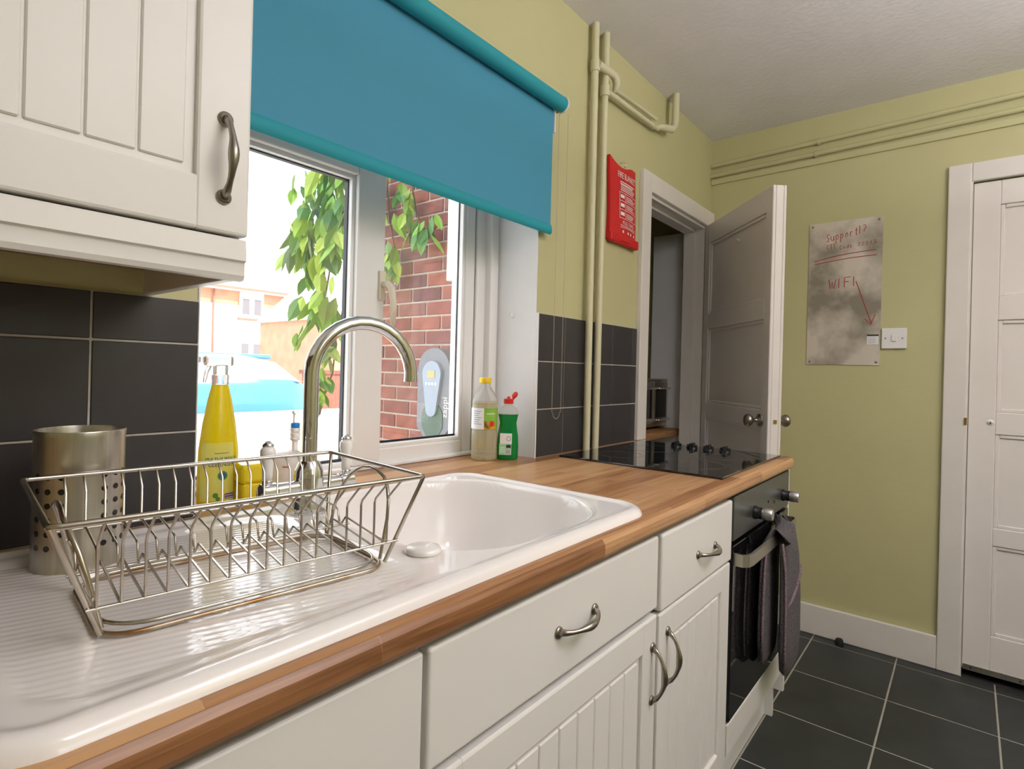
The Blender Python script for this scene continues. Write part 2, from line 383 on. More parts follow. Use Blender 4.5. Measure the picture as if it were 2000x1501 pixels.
# ------------------------------------------------------------------ window
win = thing('window_1', 'white plastic window with one fixed pane and one casement above the sink', 'window', (0.927, 0.22, 0.912)); win['kind'] = 'structure'; del win['category']
FY = 0.19
def ubar(name, x0, x1, z0, z1, y0=FY, y1=FY + 0.065, parent=win, bev=0.006): return bx(name, 'upvc', parent, x0, x1, y0, y1, z0, z1, bev=bev)
ubar('frame', WX0, 0.478, 0.912, WZ1); ubar('frame', 0.478, 0.93, 0.912, 0.926); ubar('frame', 0.478, 0.972, 1.72, WZ1)
ubar('frame', 1.300, 1.345, 0.912, WZ1); ubar('frame', 0.93, 1.300, 0.912, 0.963); ubar('frame', 0.972, 1.300, 1.752, WZ1)
ubar('mullion', 0.905, 0.968, 0.963, WZ1, y0=FY + 0.01)
bx('gasket_and_shade', 'gasket_and_shade', win, 1.3445, 1.3495, FY + 0.006, FY + 0.06, 0.926, WZ1)  # dark strip stands in for the shadow gap beside the trim
ubar('frame_trim', 1.349, WX1, 0.912, WZ1, y0=FY - 0.004)
bx('sill_bead', 'upvc', win, WX0, WX1 - 0.003, FY - 0.018, FY + 0.002, 0.912, 0.924, bev=0.004)
bx('end_bead', 'upvc', win, 1.390, WX1 - 0.003, FY - 0.03, FY + 0.002, 0.924, WZ1 - 0.003, bev=0.004)
def beads(par, x0, x1, z0, z1, y0, y1, w=0.012, gd_=0.012):
    bm = B(); box(bm, x0, x0 + w, y0, y1, z0, z1, 0.003); box(bm, x1 - w, x1, y0, y1, z0, z1, 0.003); box(bm, x0 + w, x1 - w, y0, y1, z0, z0 + w, 0.003); box(bm, x0 + w, x1 - w, y0, y1, z1 - w, z1, 0.003)
    obj('glazing_bead', bm, 'upvc', par, smooth=True, auto=40)
    g = 0.003; x0 += w; x1 -= w; z0 += w; z1 -= w; bm = B(); yg = y1 - gd_
    box(bm, x0, x0 + g, yg, y1, z0, z1); box(bm, x1 - g, x1, yg, y1, z0, z1); box(bm, x0, x1, yg, y1, z0, z0 + g * 2); box(bm, x0, x1, yg, y1, z1 - g, z1)
    obj('gasket_and_shade', bm, 'gasket_and_shade', par)
    bx('glass', 'pane_glass', par, x0, x1, y1 - 0.004, y1 + 0.004, z0, z1)
# fixed right pane
beads(win, 0.966, 1.301, 0.962, 1.753, FY + 0.004, FY + 0.026, gd_=0.004)
# left casement, proud of the frame
SY0, SY1 = FY - 0.014, FY + 0.05
sash = bpy.data.objects.new('casement', None); COL.objects.link(sash); sash.parent = win; sash.location = Vector((0.70, FY, 0.926)) - wloc(win)
for nm, a in (('stile', (0.879, 0.968, 0.9245, 1.745)), ('stile', (0.455, 0.492, 0.9245, 1.745)), ('rail', (0.492, 0.879, 1.690, 1.745))):
    bx(nm, 'upvc', sash, a[0], a[1], SY0, SY1, a[2], a[3], bev=0.005)
beads(sash, 0.490, 0.881, 0.9245, 1.692, FY + 0.002, FY + 0.032, gd_=0.014)
hd = bpy.data.objects.new('window_handle', None); COL.objects.link(hd); hd.parent = win; hd.location = Vector((0.957, SY0, 1.40)) - wloc(win)
bx('handle_plate', 'cream_plastic', hd, 0.946, 0.967, SY0 - 0.008, SY0 + 0.001, 1.37, 1.45, bev=0.003)
bm = B(); tube(bm, [(0.957, SY0 - 0.004, 1.412), (0.957, SY0 - 0.03, 1.412), (0.961, SY0 - 0.04, 1.40), (0.966, SY0 - 0.043, 1.36), (0.966, SY0 - 0.042, 1.30)], [0.008, 0.009, 0.010, 0.009, 0.007], 10); obj('lever', bm, 'cream_plastic', hd, True)
bm = B(); lathe(bm, [(0.004, 0), (0.005, 0.002), (0.005, 0.012)], (0.967, SY0 - 0.04, 1.412), 10, axis='x'); obj('key_lock', bm, 'chrome', hd, True)

# ------------------------------------------------------------------ outside
gd = bx('ground', 'concrete', None, -12, 40, 0.31, 60, -0.25, -0.15); tag(gd, 'pale concrete ground outside the house', kind='structure')
gw = thing('garden_wall', 'low white rendered garden wall beyond the window', 'wall', (4.2, 5.0, -0.15))
bx('wall_body', 'far_render', gw, 0.2, 9.0, 4.9, 5.1, -0.15, 0.60); bx('coping', 'far_render', gw, 0.2, 9.0, 4.87, 5.13, 0.60, 0.65, bev=0.01)
# far house
H = thing('brick_house', 'two storey brick house with pale tiled roof across the road', 'house', (11, 28, -0.15)); HY = 26.0
bx('wall', 'far_brick', H, 4.0, 16.8, HY, HY + 7, -0.15, 4.75)
bx('render_band', 'far_render', H, 4.0, 16.8, HY - 0.03, HY, 0.9, 3.95)
bm = B(); v = [bm.verts.new(p) for p in ((3.6, HY - 0.4, 4.72), (17.2, HY - 0.4, 4.72), (17.2, HY + 3.5, 7.4), (3.6, HY + 3.5, 7.4), (17.2, HY + 7.4, 4.72), (3.6, HY + 7.4, 4.72))]
for f in ((0, 1, 2, 3), (3, 2, 4, 5), (0, 3, 5), (1, 4, 2), (0, 5, 4, 1)): bm.faces.new([v[i] for i in f])
roof = obj('roof', bm, 'far_roof', H)
bm = B()
for k in range(22):
    t = k / 22; bxz = 4.72 + 2.68 * t; byy = HY - 0.4 + 3.9 * t
    box(bm, 3.6, 17.2, byy - 0.02, byy + 0.2, bxz - 0.01, bxz + 0.06)
obj('tile_courses', bm, 'far_roof', H)
bx('fascia', 'far_render', H, 3.6, 17.2, HY - 0.42, HY - 0.36, 4.58, 4.76); bx('gutter', 'drain_brown', H, 3.6, 17.2, HY - 0.50, HY - 0.42, 4.66, 4.76)
bm = B(); tube(bm, [(11.3, HY - 0.08, 4.6), (11.3, HY - 0.08, 0.0)], 0.05, 8); obj('downpipe', bm, 'drain_brown', H, True)
def far_window(x0, x1, z0, z1, n=2):
    f = bx('window', 'far_render', H, x0, x1, HY - 0.09, HY + 0.02, z0, z1)
    w = (x1 - x0) / n
    for k in range(n): bx('pane', 'far_glass', f, x0 + w * k + 0.12, x0 + w * (k + 1) - 0.12, HY - 0.10, HY - 0.05, z0 + 0.18, z1 - 0.32)
    bx('sill', 'drain_brown', H, x0 - 0.08, x1 + 0.08, HY - 0.2, HY, z0 - 0.1, z0)
for a in ((8.4, 9.6, 3.36, 4.5), (12.5, 13.65, 3.36, 4.6), (14.6, 15.75, 3.36, 4.5), (12.5, 13.65, 1.0, 2.46), (8.4, 9.6, 1.0, 2.4)): far_window(*a)
dr = bx('front_door', 'far_render', H, 14.8, 15.65, HY - 0.08, HY + 0.02, -0.15, 2.0); bx('pane', 'far_glass', dr, 14.95, 15.05, HY - 0.1, HY - 0.06, 1.2, 1.7); bx('pane', 'far_glass', dr, 15.35, 15.45, HY - 0.1, HY - 0.06, 1.2, 1.7)
bx('canopy', 'far_brick', H, 14.5, 15.9, HY - 0.7, HY, 2.05, 2.2)
# neighbour's boundary: pale gable and low red brick wall
G = thing('brick_gable', 'pale orange gable wall of a neighbouring building', 'building', (11, 14, -0.15))
bx('wall', 'far_brick', G, 9.55, 13.0, 13.6, 18, -0.15, 2.6); bm = B(); v = [bm.verts.new(p) for p in ((9.4, 13.5, 2.6), (13.2, 13.5, 2.6), (13.2, 18.1, 2.6), (9.4, 18.1, 2.6), (11.3, 13.5, 4.4), (11.3, 18.1, 4.4))]
for f in ((0, 1, 4), (2, 3, 5), (0, 4, 5, 3), (1, 2, 5, 4), (0, 3, 2, 1)): bm.faces.new([v[i] for i in f])
obj('roof', bm, 'far_roof', G)
bw = thing('boundary_wall', 'low red brick boundary wall behind the vine', 'wall', (8, 10, -0.15))
bx('wall_body', 'brick2', bw, 6.6, 11, 10.0, 10.2, -0.15, 1.0); bx('coping', 'brick0', bw, 6.55, 11, 9.96, 10.24, 1.0, 1.08)
# car
C = thing('blue_car', 'blue hatchback car parked outside the window', 'car', (3.3, 8.6, -0.15))
def loft(secs):
    bm = B(); R = [[bm.verts.new(p) for p in s] for s in secs]; n = len(R[0])
    for a, b in zip(R, R[1:]):
        for j in range(n): bm.faces.new((a[j], a[(j + 1) % n], b[(j + 1) % n], b[j]))
    bm.faces.new(R[0][::-1]); bm.faces.new(R[-1]); return bm
body = [(1.30, .30, .62), (1.36, .24, .78), (1.9, .2, .84), (2.5, .2, .90), (3.2, .2, .92), (4.2, .2, .94), (5.0, .2, .93), (5.28, .24, .86), (5.36, .32, .70)]
secs = []
for x, zl, zh in body:
    w = 0.86 if 1.5 < x < 5.2 else 0.74
    zl -= .12; secs.append([(x, 8.6 + s * w * k, zz) for s, k, zz in ((-1, .94, zl), (-1, 1, zl + .2), (-1, 1.0, zh - .12), (-1, .93, zh), (1, .93, zh), (1, 1, zh - .12), (1, 1, zl + .2), (1, .94, zl))])
obj('body', loft(secs), 'car_blue', C, True, auto=35)
cab = [(2.35, .92, .90), (2.9, .92, 1.24), (3.4, .92, 1.32), (4.2, .92, 1.33), (4.8, .92, 1.22), (5.22, .90, .92)]
obj('cabin', loft([[(x, 8.6 + s * k, zz) for s, k, zz in ((-1, .80, zl), (-1, .62, zh), (1, .62, zh), (1, .80, zl))] for x, zl, zh in cab]), 'car_glass', C, True, auto=35)
bm = B(); box(bm, 2.95, 4.75, 8.0, 9.2, 1.27, 1.345, 0.03); obj('roof', bm, 'car_blue', C, True, auto=40)
bm = B(); box(bm, 1.4, 5.3, 7.71, 7.745, 0.30, 0.40, 0.01); obj('side_strip', bm, 'car_trim', C)
for x in (2.05, 4.55):
    for y in (7.76, 9.28):
        bm = B(); lathe(bm, [(0.1, 0), (0.2, 0.0), (0.3, 0.02), (0.31, 0.08), (0.3, 0.16), (0.1, 0.16)], (x, y, 0.16), 20, axis='y'); obj('wheel', bm, 'rubber', C, True, auto=40)
# vine on the corner of the outhouse
V = thing('climbing_vine', 'leafy green climbing vine trailing over the outhouse corner', 'plant', (1.93, 1.7, 1.0))
stems = [[(1.955, 1.55, 2.6), (1.95, 1.72, 2.3), (1.93, 1.84, 2.0), (1.90, 1.90, 1.75), (1.88, 1.93, 1.5)],
         [(1.955, 1.3, 2.5), (1.955, 1.25, 2.2), (1.94, 1.18, 2.0), (1.92, 1.08, 1.86), (1.93, 1.0, 1.9)],
         [(1.95, 1.45, 2.3), (1.94, 1.40, 2.0), (1.93, 1.33, 1.8), (1.93, 1.30, 1.7)],
         [(1.95, 1.80, 1.6), (1.93, 1.86, 1.35), (1.92, 1.87, 1.15), (1.87, 1.88, 1.0), (1.84, 1.87, 0.9)],
         [(1.95, 1.7, 2.4), (1.93, 1.95, 2.3), (1.90, 2.1, 2.1), (1.88, 2.1, 1.9)]]
for s in stems:
    bm = B(); tube(bm, s, 0.005, 6); obj('stem', bm, 'stem', V, True)
def leafmesh(i):
    bm = B(); L_, w = 0.10, 0.024; pts = [(0, 0), (.25, .8), (.5, 1), (.78, .6), (1, 0)]
    up = [bm.verts.new((w * b, a * L_, -0.018 * a * a)) for a, b in pts]; dn = [bm.verts.new((-w * b, a * L_, -0.018 * a * a)) for a, b in pts[1:-1]]
    mid = [bm.verts.new((0, a * L_, -0.018 * a * a - 0.006)) for a, b in pts[1:-1]]
    L1 = [up[0]] + mid + [up[-1]]
    R1 = up; D1 = [up[0]] + dn + [up[-1]]
    for k in range(4):
        for side in (R1, D1):
            vs = []
            for q in (L1[k], L1[k + 1], side[k + 1], side[k]):
                if q not in vs: vs.append(q)
            if len(vs) > 2: bm.faces.new(vs)
    me = bpy.data.meshes.new('leaf'); bm.to_mesh(me); bm.free(); me.materials.append(M['leaf%d' % i]); return me
lm = [leafmesh(i) for i in range(4)]
def leaf(p, s=1.0):
    o = bpy.data.objects.new('leaf', random.choice(lm)); COL.objects.link(o); o.parent = V; o.location = Vector(p) - wloc(V)
    o.rotation_euler = (random.uniform(-1.9, -0.7), random.uniform(-0.5, 0.5), random.uniform(0, 2 * PI)); o.scale = (s, s, s)
def along(s, t):
    t *= len(s) - 1; i = min(int(t), len(s) - 2); return Vector(s[i]).lerp(Vector(s[i + 1]), t - i)
for s, n, sp in ((stems[0], 125, .15), (stems[4], 75, .15), (stems[1], 34, .06), (stems[2], 30, .07), (stems[3], 30, .05)):
    for k in range(n):
        p = along(s, random.uniform(0.05, 1.0)) + Vector((random.uniform(-.06, .01), random.gauss(0, sp * .6), random.gauss(0, sp * .7)))
        p.x -= 0.03
        if p.x > 1.94 and p.y < 1.82: p.x = 1.935
        leaf(p, random.uniform(0.85, 1.5) * (1.35 if n > 60 else 1.0))
# charging point on the outhouse wall
E_ = thing('charging_point', 'grey wall mounted car charging point with blue oval front', 'charger', (BXF, 0.99, 0.84))
def stadium(bm, yc, z0, z1, hw, x0, x1, seg=14, taper=1.0, rnd_bottom=True):
    pts = [(yc + hw * math.cos(a), z1 - hw + hw * math.sin(a)) for a in [PI * k / seg for k in range(seg + 1)]]
    hb = hw * taper
    if rnd_bottom: pts += [(yc + hb * math.cos(a), z0 + hb + hb * math.sin(a)) for a in [PI + PI * k / seg for k in range(seg + 1)]]
    else: pts += [(yc - hw, z0 + 0.05), (yc - hw * .55, z0), (yc + hw * .55, z0), (yc + hw, z0 + 0.05)]
    A = [bm.verts.new((x0, p[0], p[1])) for p in pts]; Bv = [bm.verts.new((x1, p[0], p[1])) for p in pts]; n = len(pts)
    for j in range(n): bm.faces.new((A[j], A[(j + 1) % n], Bv[(j + 1) % n], Bv[j]))
    bm.faces.new(A); bm.faces.new(Bv[::-1])
bm = B(); stadium(bm, 0.985, 0.845, 1.29, 0.115, BXF, BXF - 0.07, rnd_bottom=False); obj('housing', bm, 'charger_grey', E_, True, auto=40)
bm = B(); stadium(bm, 0.985, 0.85, 1.02, 0.075, BXF - 0.07, BXF - 0.074, rnd_bottom=False); obj('lower_panel', bm, 'charger_low', E_)
bm = B(); stadium(bm, 0.985, 0.95, 1.225, 0.066, BXF - 0.07, BXF - 0.085, taper=0.55); fp = obj('front_panel', bm, 'charger_blue', E_, True, auto=40)
bx('screen', 'charger_screen', fp, BXF - 0.087, BXF - 0.084, 0.96, 1.012, 1.14, 1.178)
for k in range(4):
    bm = B(); lathe(bm, [(0.0075, 0), (0.0075, 0.002)], (BXF - 0.087, 0.952 + 0.022 * k, 1.112), 12, axis='x'); obj('indicator', bm, 'white_print', fp)
bm = B(); t_ = text_bm('zappi', 0.05); add_bm(bm, t_, None, lambda c: (BXF - 0.0715, 0.898 + c.y, 1.0 + c.x)); obj('lettering', bm, 'white_print', E_)
mb = thing('utility_box', 'white plastic box fixed to the outhouse brickwork', 'box', (BXF, 0.85, 1.62))
bx('box_body', 'white_plastic', mb, BXF - 0.05, BXF, 0.70, 0.935, 1.62, 2.03, bev=0.006); bx('box_lid', 'white_plastic', mb, BXF - 0.058, BXF - 0.05, 0.715, 0.925, 1.635, 2.015, bev=0.003)

# ------------------------------------------------------------------ doors
def panel_leaf(parent, w, h, t, panels, mtx, stile=0.09):
    """door leaf in local u (0..w), thickness t (0 .. -t), z ; both faces panelled"""
    parts = []
    bm = B(); box(bm, 0, w, -t, 0, 0.0, h, 0.003, 1)
    ob = []
    xform(bm, mtx); leaf_ = obj('leaf_board', bm, 'door_paint', parent)
    for side in (0, 1):
        y0, y1 = ((0, 0.012) if side == 0 else (-t - 0.012, -t))
        bm = B(); zs = [0.0] + [q for p in panels for q in p] + [h]
        box(bm, 0, stile, y0, y1, 0, h, 0.0025, 1); box(bm, w - stile, w, y0, y1, 0, h, 0.0025, 1)
        for k in range(0, len(zs), 2): box(bm, stile, w - stile, y0, y1, zs[k], zs[k + 1], 0.0025, 1)
        xform(bm, mtx); obj('door_frame', bm, 'door_paint', parent, True, auto=40)
        bm = B()
        for a, b in panels:
            m_ = 0.014; s = stile; ya, yb = (0, 0.007) if side == 0 else (-t - 0.007, -t)
            for q in ((s, s + m_, a, b), (w - s - m_, w - s, a, b), (s + m_, w - s - m_, a, a + m_), (s + m_, w - s - m_, b - m_, b)): box(bm, q[0], q[1], ya, yb, q[2], q[3], 0.0025, 1)
        xform(bm, mtx); obj('moulding', bm, 'door_paint', parent, True, auto=40)
# larder door (open)
th = math.radians(43); HX, HYY = 2.85, -0.022
d1 = thing('door_1', 'white panelled larder door standing open with a round knob', 'door', (HX, HYY, 0)); d1['kind'] = 'structure'; del d1['category']
du = Vector((-math.cos(th), -math.sin(th), 0)); dn_ = Vector((-math.sin(th), math.cos(th), 0))   # face towards the larder
m1 = Matrix(((du.x, dn_.x, 0, HX), (du.y, dn_.y, 0, HYY), (0, 0, 1, 0.012), (0, 0, 0, 1)))
panel_leaf(d1, 0.65, 1.94, 0.032, [(0.17, 0.53), (0.605, 0.968), (1.042, 1.41), (1.487, 1.842)], m1, stile=0.052)
def knob(parent, u, z, off, sgn):
    c = Vector((HX, HYY, z)) + du * u + dn_ * off
    ax = dn_ * sgn
    rot = ax.to_track_quat('Z', 'Y').to_matrix().to_4x4(); mt_ = Matrix.Translation(c) @ rot
    bm = B(); lathe(bm, [(0.0, 0), (0.027, 0.0), (0.027, 0.004), (0.022, 0.008), (0.010, 0.010), (0.008, 0.025), (0.009, 0.03), (0.018, 0.036), (0.025, 0.046), (0.0255, 0.054), (0.021, 0.062), (0.010, 0.067), (0.0, 0.068)], (0, 0, 0), 24); xform(bm, mt_)
    obj('door_knob', bm, 'pewter', parent, True)
knob(d1, 0.592, 1.012, 0.012, 1); knob(d1, 0.592, 1.012, -0.044, -1)
c = Vector((HX, HYY, 1.012)) + du * 0.6505 + dn_ * -0.018
bm = B(); box(bm, -0.002, 0.004, -0.006, 0.006, -0.007, 0.007); xform(bm, Matrix.Translation(c) @ Matrix(((du.x, dn_.x, 0, 0), (du.y, dn_.y, 0, 0), (0, 0, 1, 0), (0, 0, 0, 1)))); obj('latch', bm, 'brass', d1)
bm = B(); tube(bm, [Vector((HX, HYY, 1.80)) + du * 0.354 + dn_ * 0.0, Vector((HX, HYY, 1.80)) + du * 0.354 + dn_ * 0.012, Vector((HX, HYY, 1.806)) + du * 0.354 + dn_ * 0.016], 0.0025, 6); obj('nail_hook', bm, 'white_plastic', d1)
# larder door frame
t1 = thing('trim_1', 'white painted door frame around the larder opening', 'frame', (2.5, 0, 0)); t1['kind'] = 'structure'; del t1['category']
bm = B(); box(bm, 2.118, 2.195, -0.022, 0.001, 0.913, 2.035, 0.004); obj('architrave', bm, 'trim_paint', t1, True, auto=40)
bm = B(); box(bm, 2.142, 2.195, -0.022, 0.001, 0.0, 0.913, 0.004); obj('architrave', bm, 'trim_paint', t1, True, auto=40)
bm = B(); box(bm, 2.195, XR - 0.001, -0.022, 0.001, DZ, 2.035, 0.004); obj('architrave_head', bm, 'trim_paint', t1, True, auto=40)
bm = B(); box(bm, DX1 + 0.004, XR - 0.001, -0.018, 0.001, 0.0, DZ, 0.003); obj('architrave', bm, 'trim_paint', t1, True, auto=40)
bm = B(); box(bm, DX0, DX0 + 0.014, -0.004, 0.1, 0, DZ, 0.002); box(bm, DX1 - 0.012, DX1 + 0.003, -0.004, 0.1, 0, DZ, 0.002); box(bm, DX0 + 0.014, DX1 - 0.012, -0.004, 0.1, DZ - 0.014, DZ, 0.002); obj('door_lining', bm, 'trim_paint', t1)
bm = B(); box(bm, DX1 - 0.026, DX1 - 0.012, 0.04, 0.1, 0, DZ - 0.014, 0.002); box(bm, DX0 + 0.014, DX1 - 0.026, 0.04, 0.1, DZ - 0.028, DZ - 0.014, 0.002); box(bm, DX0 + 0.014, DX0 + 0.028, 0.04, 0.1, 0, DZ - 0.014, 0.002); obj('door_stop', bm, 'trim_paint', t1)
# end wall door
bm = B(); box(bm, XR + 0.3, XR + 0.34, -2.1, -0.8, -0.1, 2.3); box(bm, XR + 0.12, XR + 0.34, -2.1, -2.06, -0.1, 2.3); box(bm, XR + 0.12, XR + 0.34, -0.84, -0.8, -0.1, 2.3); box(bm, XR + 0.12, XR + 0.34, -2.1, -0.8, 2.26, 2.3); box(bm, XR, XR + 0.34, -2.1, -0.8, -0.1, -0.004); cb_ = obj('door_light_stop', bm, 'larder_dark'); tag(cb_, 'dark box added behind the closed end door to stop light leaks', kind='structure')  # unseen box added to keep light from leaking round the door
d2 = thing('door_2', 'closed white four panel door in the end wall', 'door', (XR + 0.03, -1.45, 0)); d2['kind'] = 'structure'; del d2['category']
m2 = Matrix(((0, -1, 0, XR + 0.012), (-1, 0, 0, EY0 - 0.004), (0, 0, 1, 0.03), (0, 0, 0, 1)))
panel_leaf(d2, 0.755, 1.965, 0.035, [(0.155, 0.512), (0.583, 0.954), (1.042, 1.408), (1.503, 1.868)], m2, stile=0.085)
bx('kick_strip', 'brushed_steel', d2, XR - 0.002, XR + 0.003, -1.82, -1.075, 0.028, 0.05)
for yy in (-1.10, -1.25, -1.4, -1.6, -1.78):
    bm = B(); lathe(bm, [(0.003, 0), (0.003, 0.002)], (XR - 0.0035, yy, 0.039), 8, axis='x'); obj('screw', bm, 'steel_dark', d2)
bm = B(); lathe(bm, [(0.0, -0.008), (0.006, -0.008), (0.012, -0.004), (0.013, 0.0)], (XR + 0.003, -1.142, 1.03), 18, axis='x'); obj('keyhole_cover', bm, 'white_plastic', d2, True)
bm = B(); box(bm, XR - 0.008, XR - 0.005, -1.148, -1.136, 1.0292, 1.0308); box(bm, XR - 0.008, XR - 0.005, -1.1428, -1.1412, 1.024, 1.036); obj('cross_slot', bm, 'steel_dark', d2)
bx('catch', 'brass', d2, XR - 0.024, XR - 0.018, -1.069, -1.060, 1.016, 1.045)
t2 = thing('trim_2', 'white painted door frame around the closed door', 'frame', (XR, -1.45, 0)); t2['kind'] = 'structure'; del t2['category']
for a in ((-1.066, -0.990, 0, 2.076), (-1.908, -1.832, 0, 2.076)):
    bx('architrave', 'trim_paint', t2, XR - 0.02, XR + 0.001, a[0], a[1], a[2], a[3], bev=0.004)
bx('architrave_head', 'trim_paint', t2, XR - 0.02, XR + 0.001, -1.832, -1.066, 2.0, 2.076, bev=0.004)
bm = B(); box(bm, XR - 0.016, XR - 0.001, -1.071, -1.066, 0, 2.0); obj('frame_bead', bm, 'trim_paint', t2)

# ------------------------------------------------------------------ pipes
def pipe(name, label, pts, r, mt, clips=(), group=None):
    t = thing(name, label, 'pipe', pts[0], group)
    bm = B(); tube(bm, pts, r, 12); obj('tube', bm, mt, t, True, auto=60)
    for c in clips:
        bm = B(); a, b = Vector(c[0]), Vector(c[1]); tube(bm, [a, b], r * 1.35, 12); obj('coupling', bm, mt, t, True, auto=60)
    return t
def arc(c, r, a0, a1, n=8, plane='xz'):
    o = []
    for k in range(n + 1):
        a = math.radians(a0 + (a1 - a0) * k / n); o.append((c[0] + r * math.cos(a), c[1], c[2] + r * math.sin(a)))
    return o
pipe('water_pipe', 'painted vertical pipe nearer the window with elbow branch', [(1.709, -0.027, 0.913), (1.706, -0.027, 1.6), (1.702, -0.027, ZC)], 0.0125, 'pipe_paint', [((1.7035, -0.027, 2.25), (1.7032, -0.027, 2.29))])
pipe('water_pipe', 'painted vertical pipe next to the red fire blanket', [(1.769, -0.027, 0.913), (1.772, -0.027, 1.6), (1.776, -0.027, ZC)], 0.0125, 'pipe_paint', [((1.775, -0.027, 2.19), (1.7755, -0.027, 2.23))])
pipe('branch_pipe', 'painted branch pipe bending down from the upper tee', [(1.703, -0.038, 2.272), (1.80, -0.043, 2.277), (1.815, -0.043, 2.274), (1.826, -0.043, 2.266), (1.832, -0.042, 2.25), (1.834, -0.036, 2.235), (1.86, -0.028, 2.243), (2.20, -0.028, 2.262)], [0.014, 0.014, 0.015, 0.015, 0.014, 0.011, 0.008, 0.008], 'pipe_paint')
pipe('branch_pipe', 'thin painted pipe run below the upper branch', [(1.776, -0.03, 2.212), (2.0, -0.03, 2.218), (2.214, -0.03, 2.225)], 0.0095, 'pipe_paint', [((2.17, -0.03, 2.2235), (2.18, -0.03, 2.224))])
pipe('elbow_pipe', 'painted elbow pipe rising into the ceiling above the doorway', [(2.20, -0.03, 2.228), (2.225, -0.04, 2.236), (2.27, -0.05, 2.243), (2.31, -0.05, 2.252), (2.335, -0.05, 2.272), (2.345, -0.05, 2.30), (2.347, -0.05, ZC)], [0.009, 0.012, 0.0155, 0.016, 0.016, 0.016, 0.016], 'pipe_paint')
XP = XR - 0.016
pipe('wall_pipe', 'upper green painted pipe along the end wall', [(XP, -0.001, 2.283), (XP, -1.22, 2.313), (XP, -2.7, 2.349)], 0.0115, 'pipe_paint_end', [((XP, -0.50, 2.2953), (XP, -0.512, 2.2956))])
pipe('wall_pipe', 'lower green painted pipe along the end wall', [(XP, -0.001, 2.231), (XP, -1.22, 2.255), (XP, -2.7, 2.284)], 0.0115, 'pipe_paint_end', [((XP, -0.49, 2.2406), (XP, -0.502, 2.2409))])
bm = B(); box(bm, XR - 0.012, XR + 0.001, -2.7, -0.001, 2.186, 2.216, 0.003); xform(bm, Matrix.Translation((0, 0, 2.2)) @ Matrix(((1, 0, 0, 0), (0, 1, 0, 0), (0, -0.0125, 1, 0), (0, 0, 0, 1))) @ Matrix.Translation((0, 0, -2.2)))
pr = obj('trim_3', bm, 'pipe_paint_end', None, True, auto=40); tag(pr, 'green painted picture rail below the pipes', kind='structure')

# ------------------------------------------------------------------ base units
def groove_door(parent, x0, x1, z0, z1, yf, name='door', pitch=0.052, inset=0.062, t=0.02):
    """front facing -y at yf, framed door with tongue and groove centre panel"""
    d = bpy.data.objects.new(name, None); COL.objects.link(d); d.parent = parent; d.location = Vector(((x0 + x1) / 2, yf, z0)) - wloc(parent)
    bm = B(); i = inset
    box(bm, x0, x0 + i, yf, yf + t, z0, z1, 0.004); box(bm, x1 - i, x1, yf, yf + t, z0, z1, 0.004); box(bm, x0 + i - .004, x1 - i + .004, yf, yf + t, z0, z0 + i, 0.004); box(bm, x0 + i - .004, x1 - i + .004, yf, yf + t, z1 - i, z1, 0.004)
    obj('door_frame', bm, 'cabinet_white', d, True, auto=40)
    n = max(1, round((x1 - x0 - 2 * i - 0.02) / pitch)); w = (x1 - x0 - 2 * i - 0.02) / n
    for k in range(n):
        a = x0 + i + 0.01 + k * w
        bx('groove_board', 'cabinet_white', d, a + 0.0012, a + w - 0.0012, yf + 0.005, yf + t - 0.002, z0 + i + 0.01, z1 - i - 0.01, bev=0.0018, seg=1)
    bm = B(); box(bm, x0 + i - 0.002, x1 - i + 0.002, yf + 0.008, yf + t - 0.001, z0 + i - 0.002, z1 - i + 0.002); obj('panel_back', bm, 'cabinet_white', d)
    return d
def bow_handle(parent, a, b, out=(0, -1, 0), h=0.028):
    a, b, out = Vector(a), Vector(b), Vector(out); n = 14; P, R = [], []
    for k in range(n + 1):
        s = k / n; off = h * (math.sin(PI * min(max(s, 0), 1)) ** 0.55); P.append(a.lerp(b, s) + out * off)
        R.append(0.0036 + 0.0032 * math.exp(-((s - .5) / .16) ** 2) + 0.003 * (math.exp(-(s / .07) ** 2) + math.exp(-((1 - s) / .07) ** 2)))
    bm = B(); tube(bm, P, R, 10); g = obj('handle', bm, 'pewter', parent, True)
    for p in (a, b):
        bm = B(); q = out.to_track_quat('Z', 'Y').to_matrix().to_4x4(); lathe(bm, [(0.0, -0.002), (0.0095, -0.002), (0.0095, 0.002), (0.008, 0.004), (0.0, 0.005)], (0, 0, 0), 16); xform(bm, Matrix.Translation(p) @ q); r_ = obj('rosette', bm, 'pewter', g, True)
YF = -0.592
def carcass(parent, x0, x1, z0=0.15, z1=0.87):
    bm = B(); t = 0.018
    box(bm, x0, x0 + t, YF + 0.021, -0.03, z0, z1); box(bm, x1 - t, x1, YF + 0.021, -0.03, z0, z1); box(bm, x0 + t, x1 - t, YF + 0.021, -0.03, z0, z0 + t); box(bm, x0 + t, x1 - t, -0.05, -0.03, z0 + t, z1 - 0.2)
    obj('carcass', bm, 'cabinet_white', parent)
    bx('plinth', 'cabinet_white', parent, x0, x1, -0.535, -0.517, 0.0, z0)
u0_ = thing('base_panel_unit', 'white base unit with a plain full height front left of the sink drawer', 'cabinet', (0.14, -0.3, 0))
carcass(u0_, -0.16, 0.443); bx('front_panel', 'cabinet_white', u0_, -0.158, 0.441, YF, YF + 0.02, 0.155, 0.862, bev=0.003)
u1 = thing('sink_unit', 'white wide sink base unit with one drawer front above a grooved door', 'cabinet', (0.76, -0.3, 0))
carcass(u1, 0.446, 1.078)
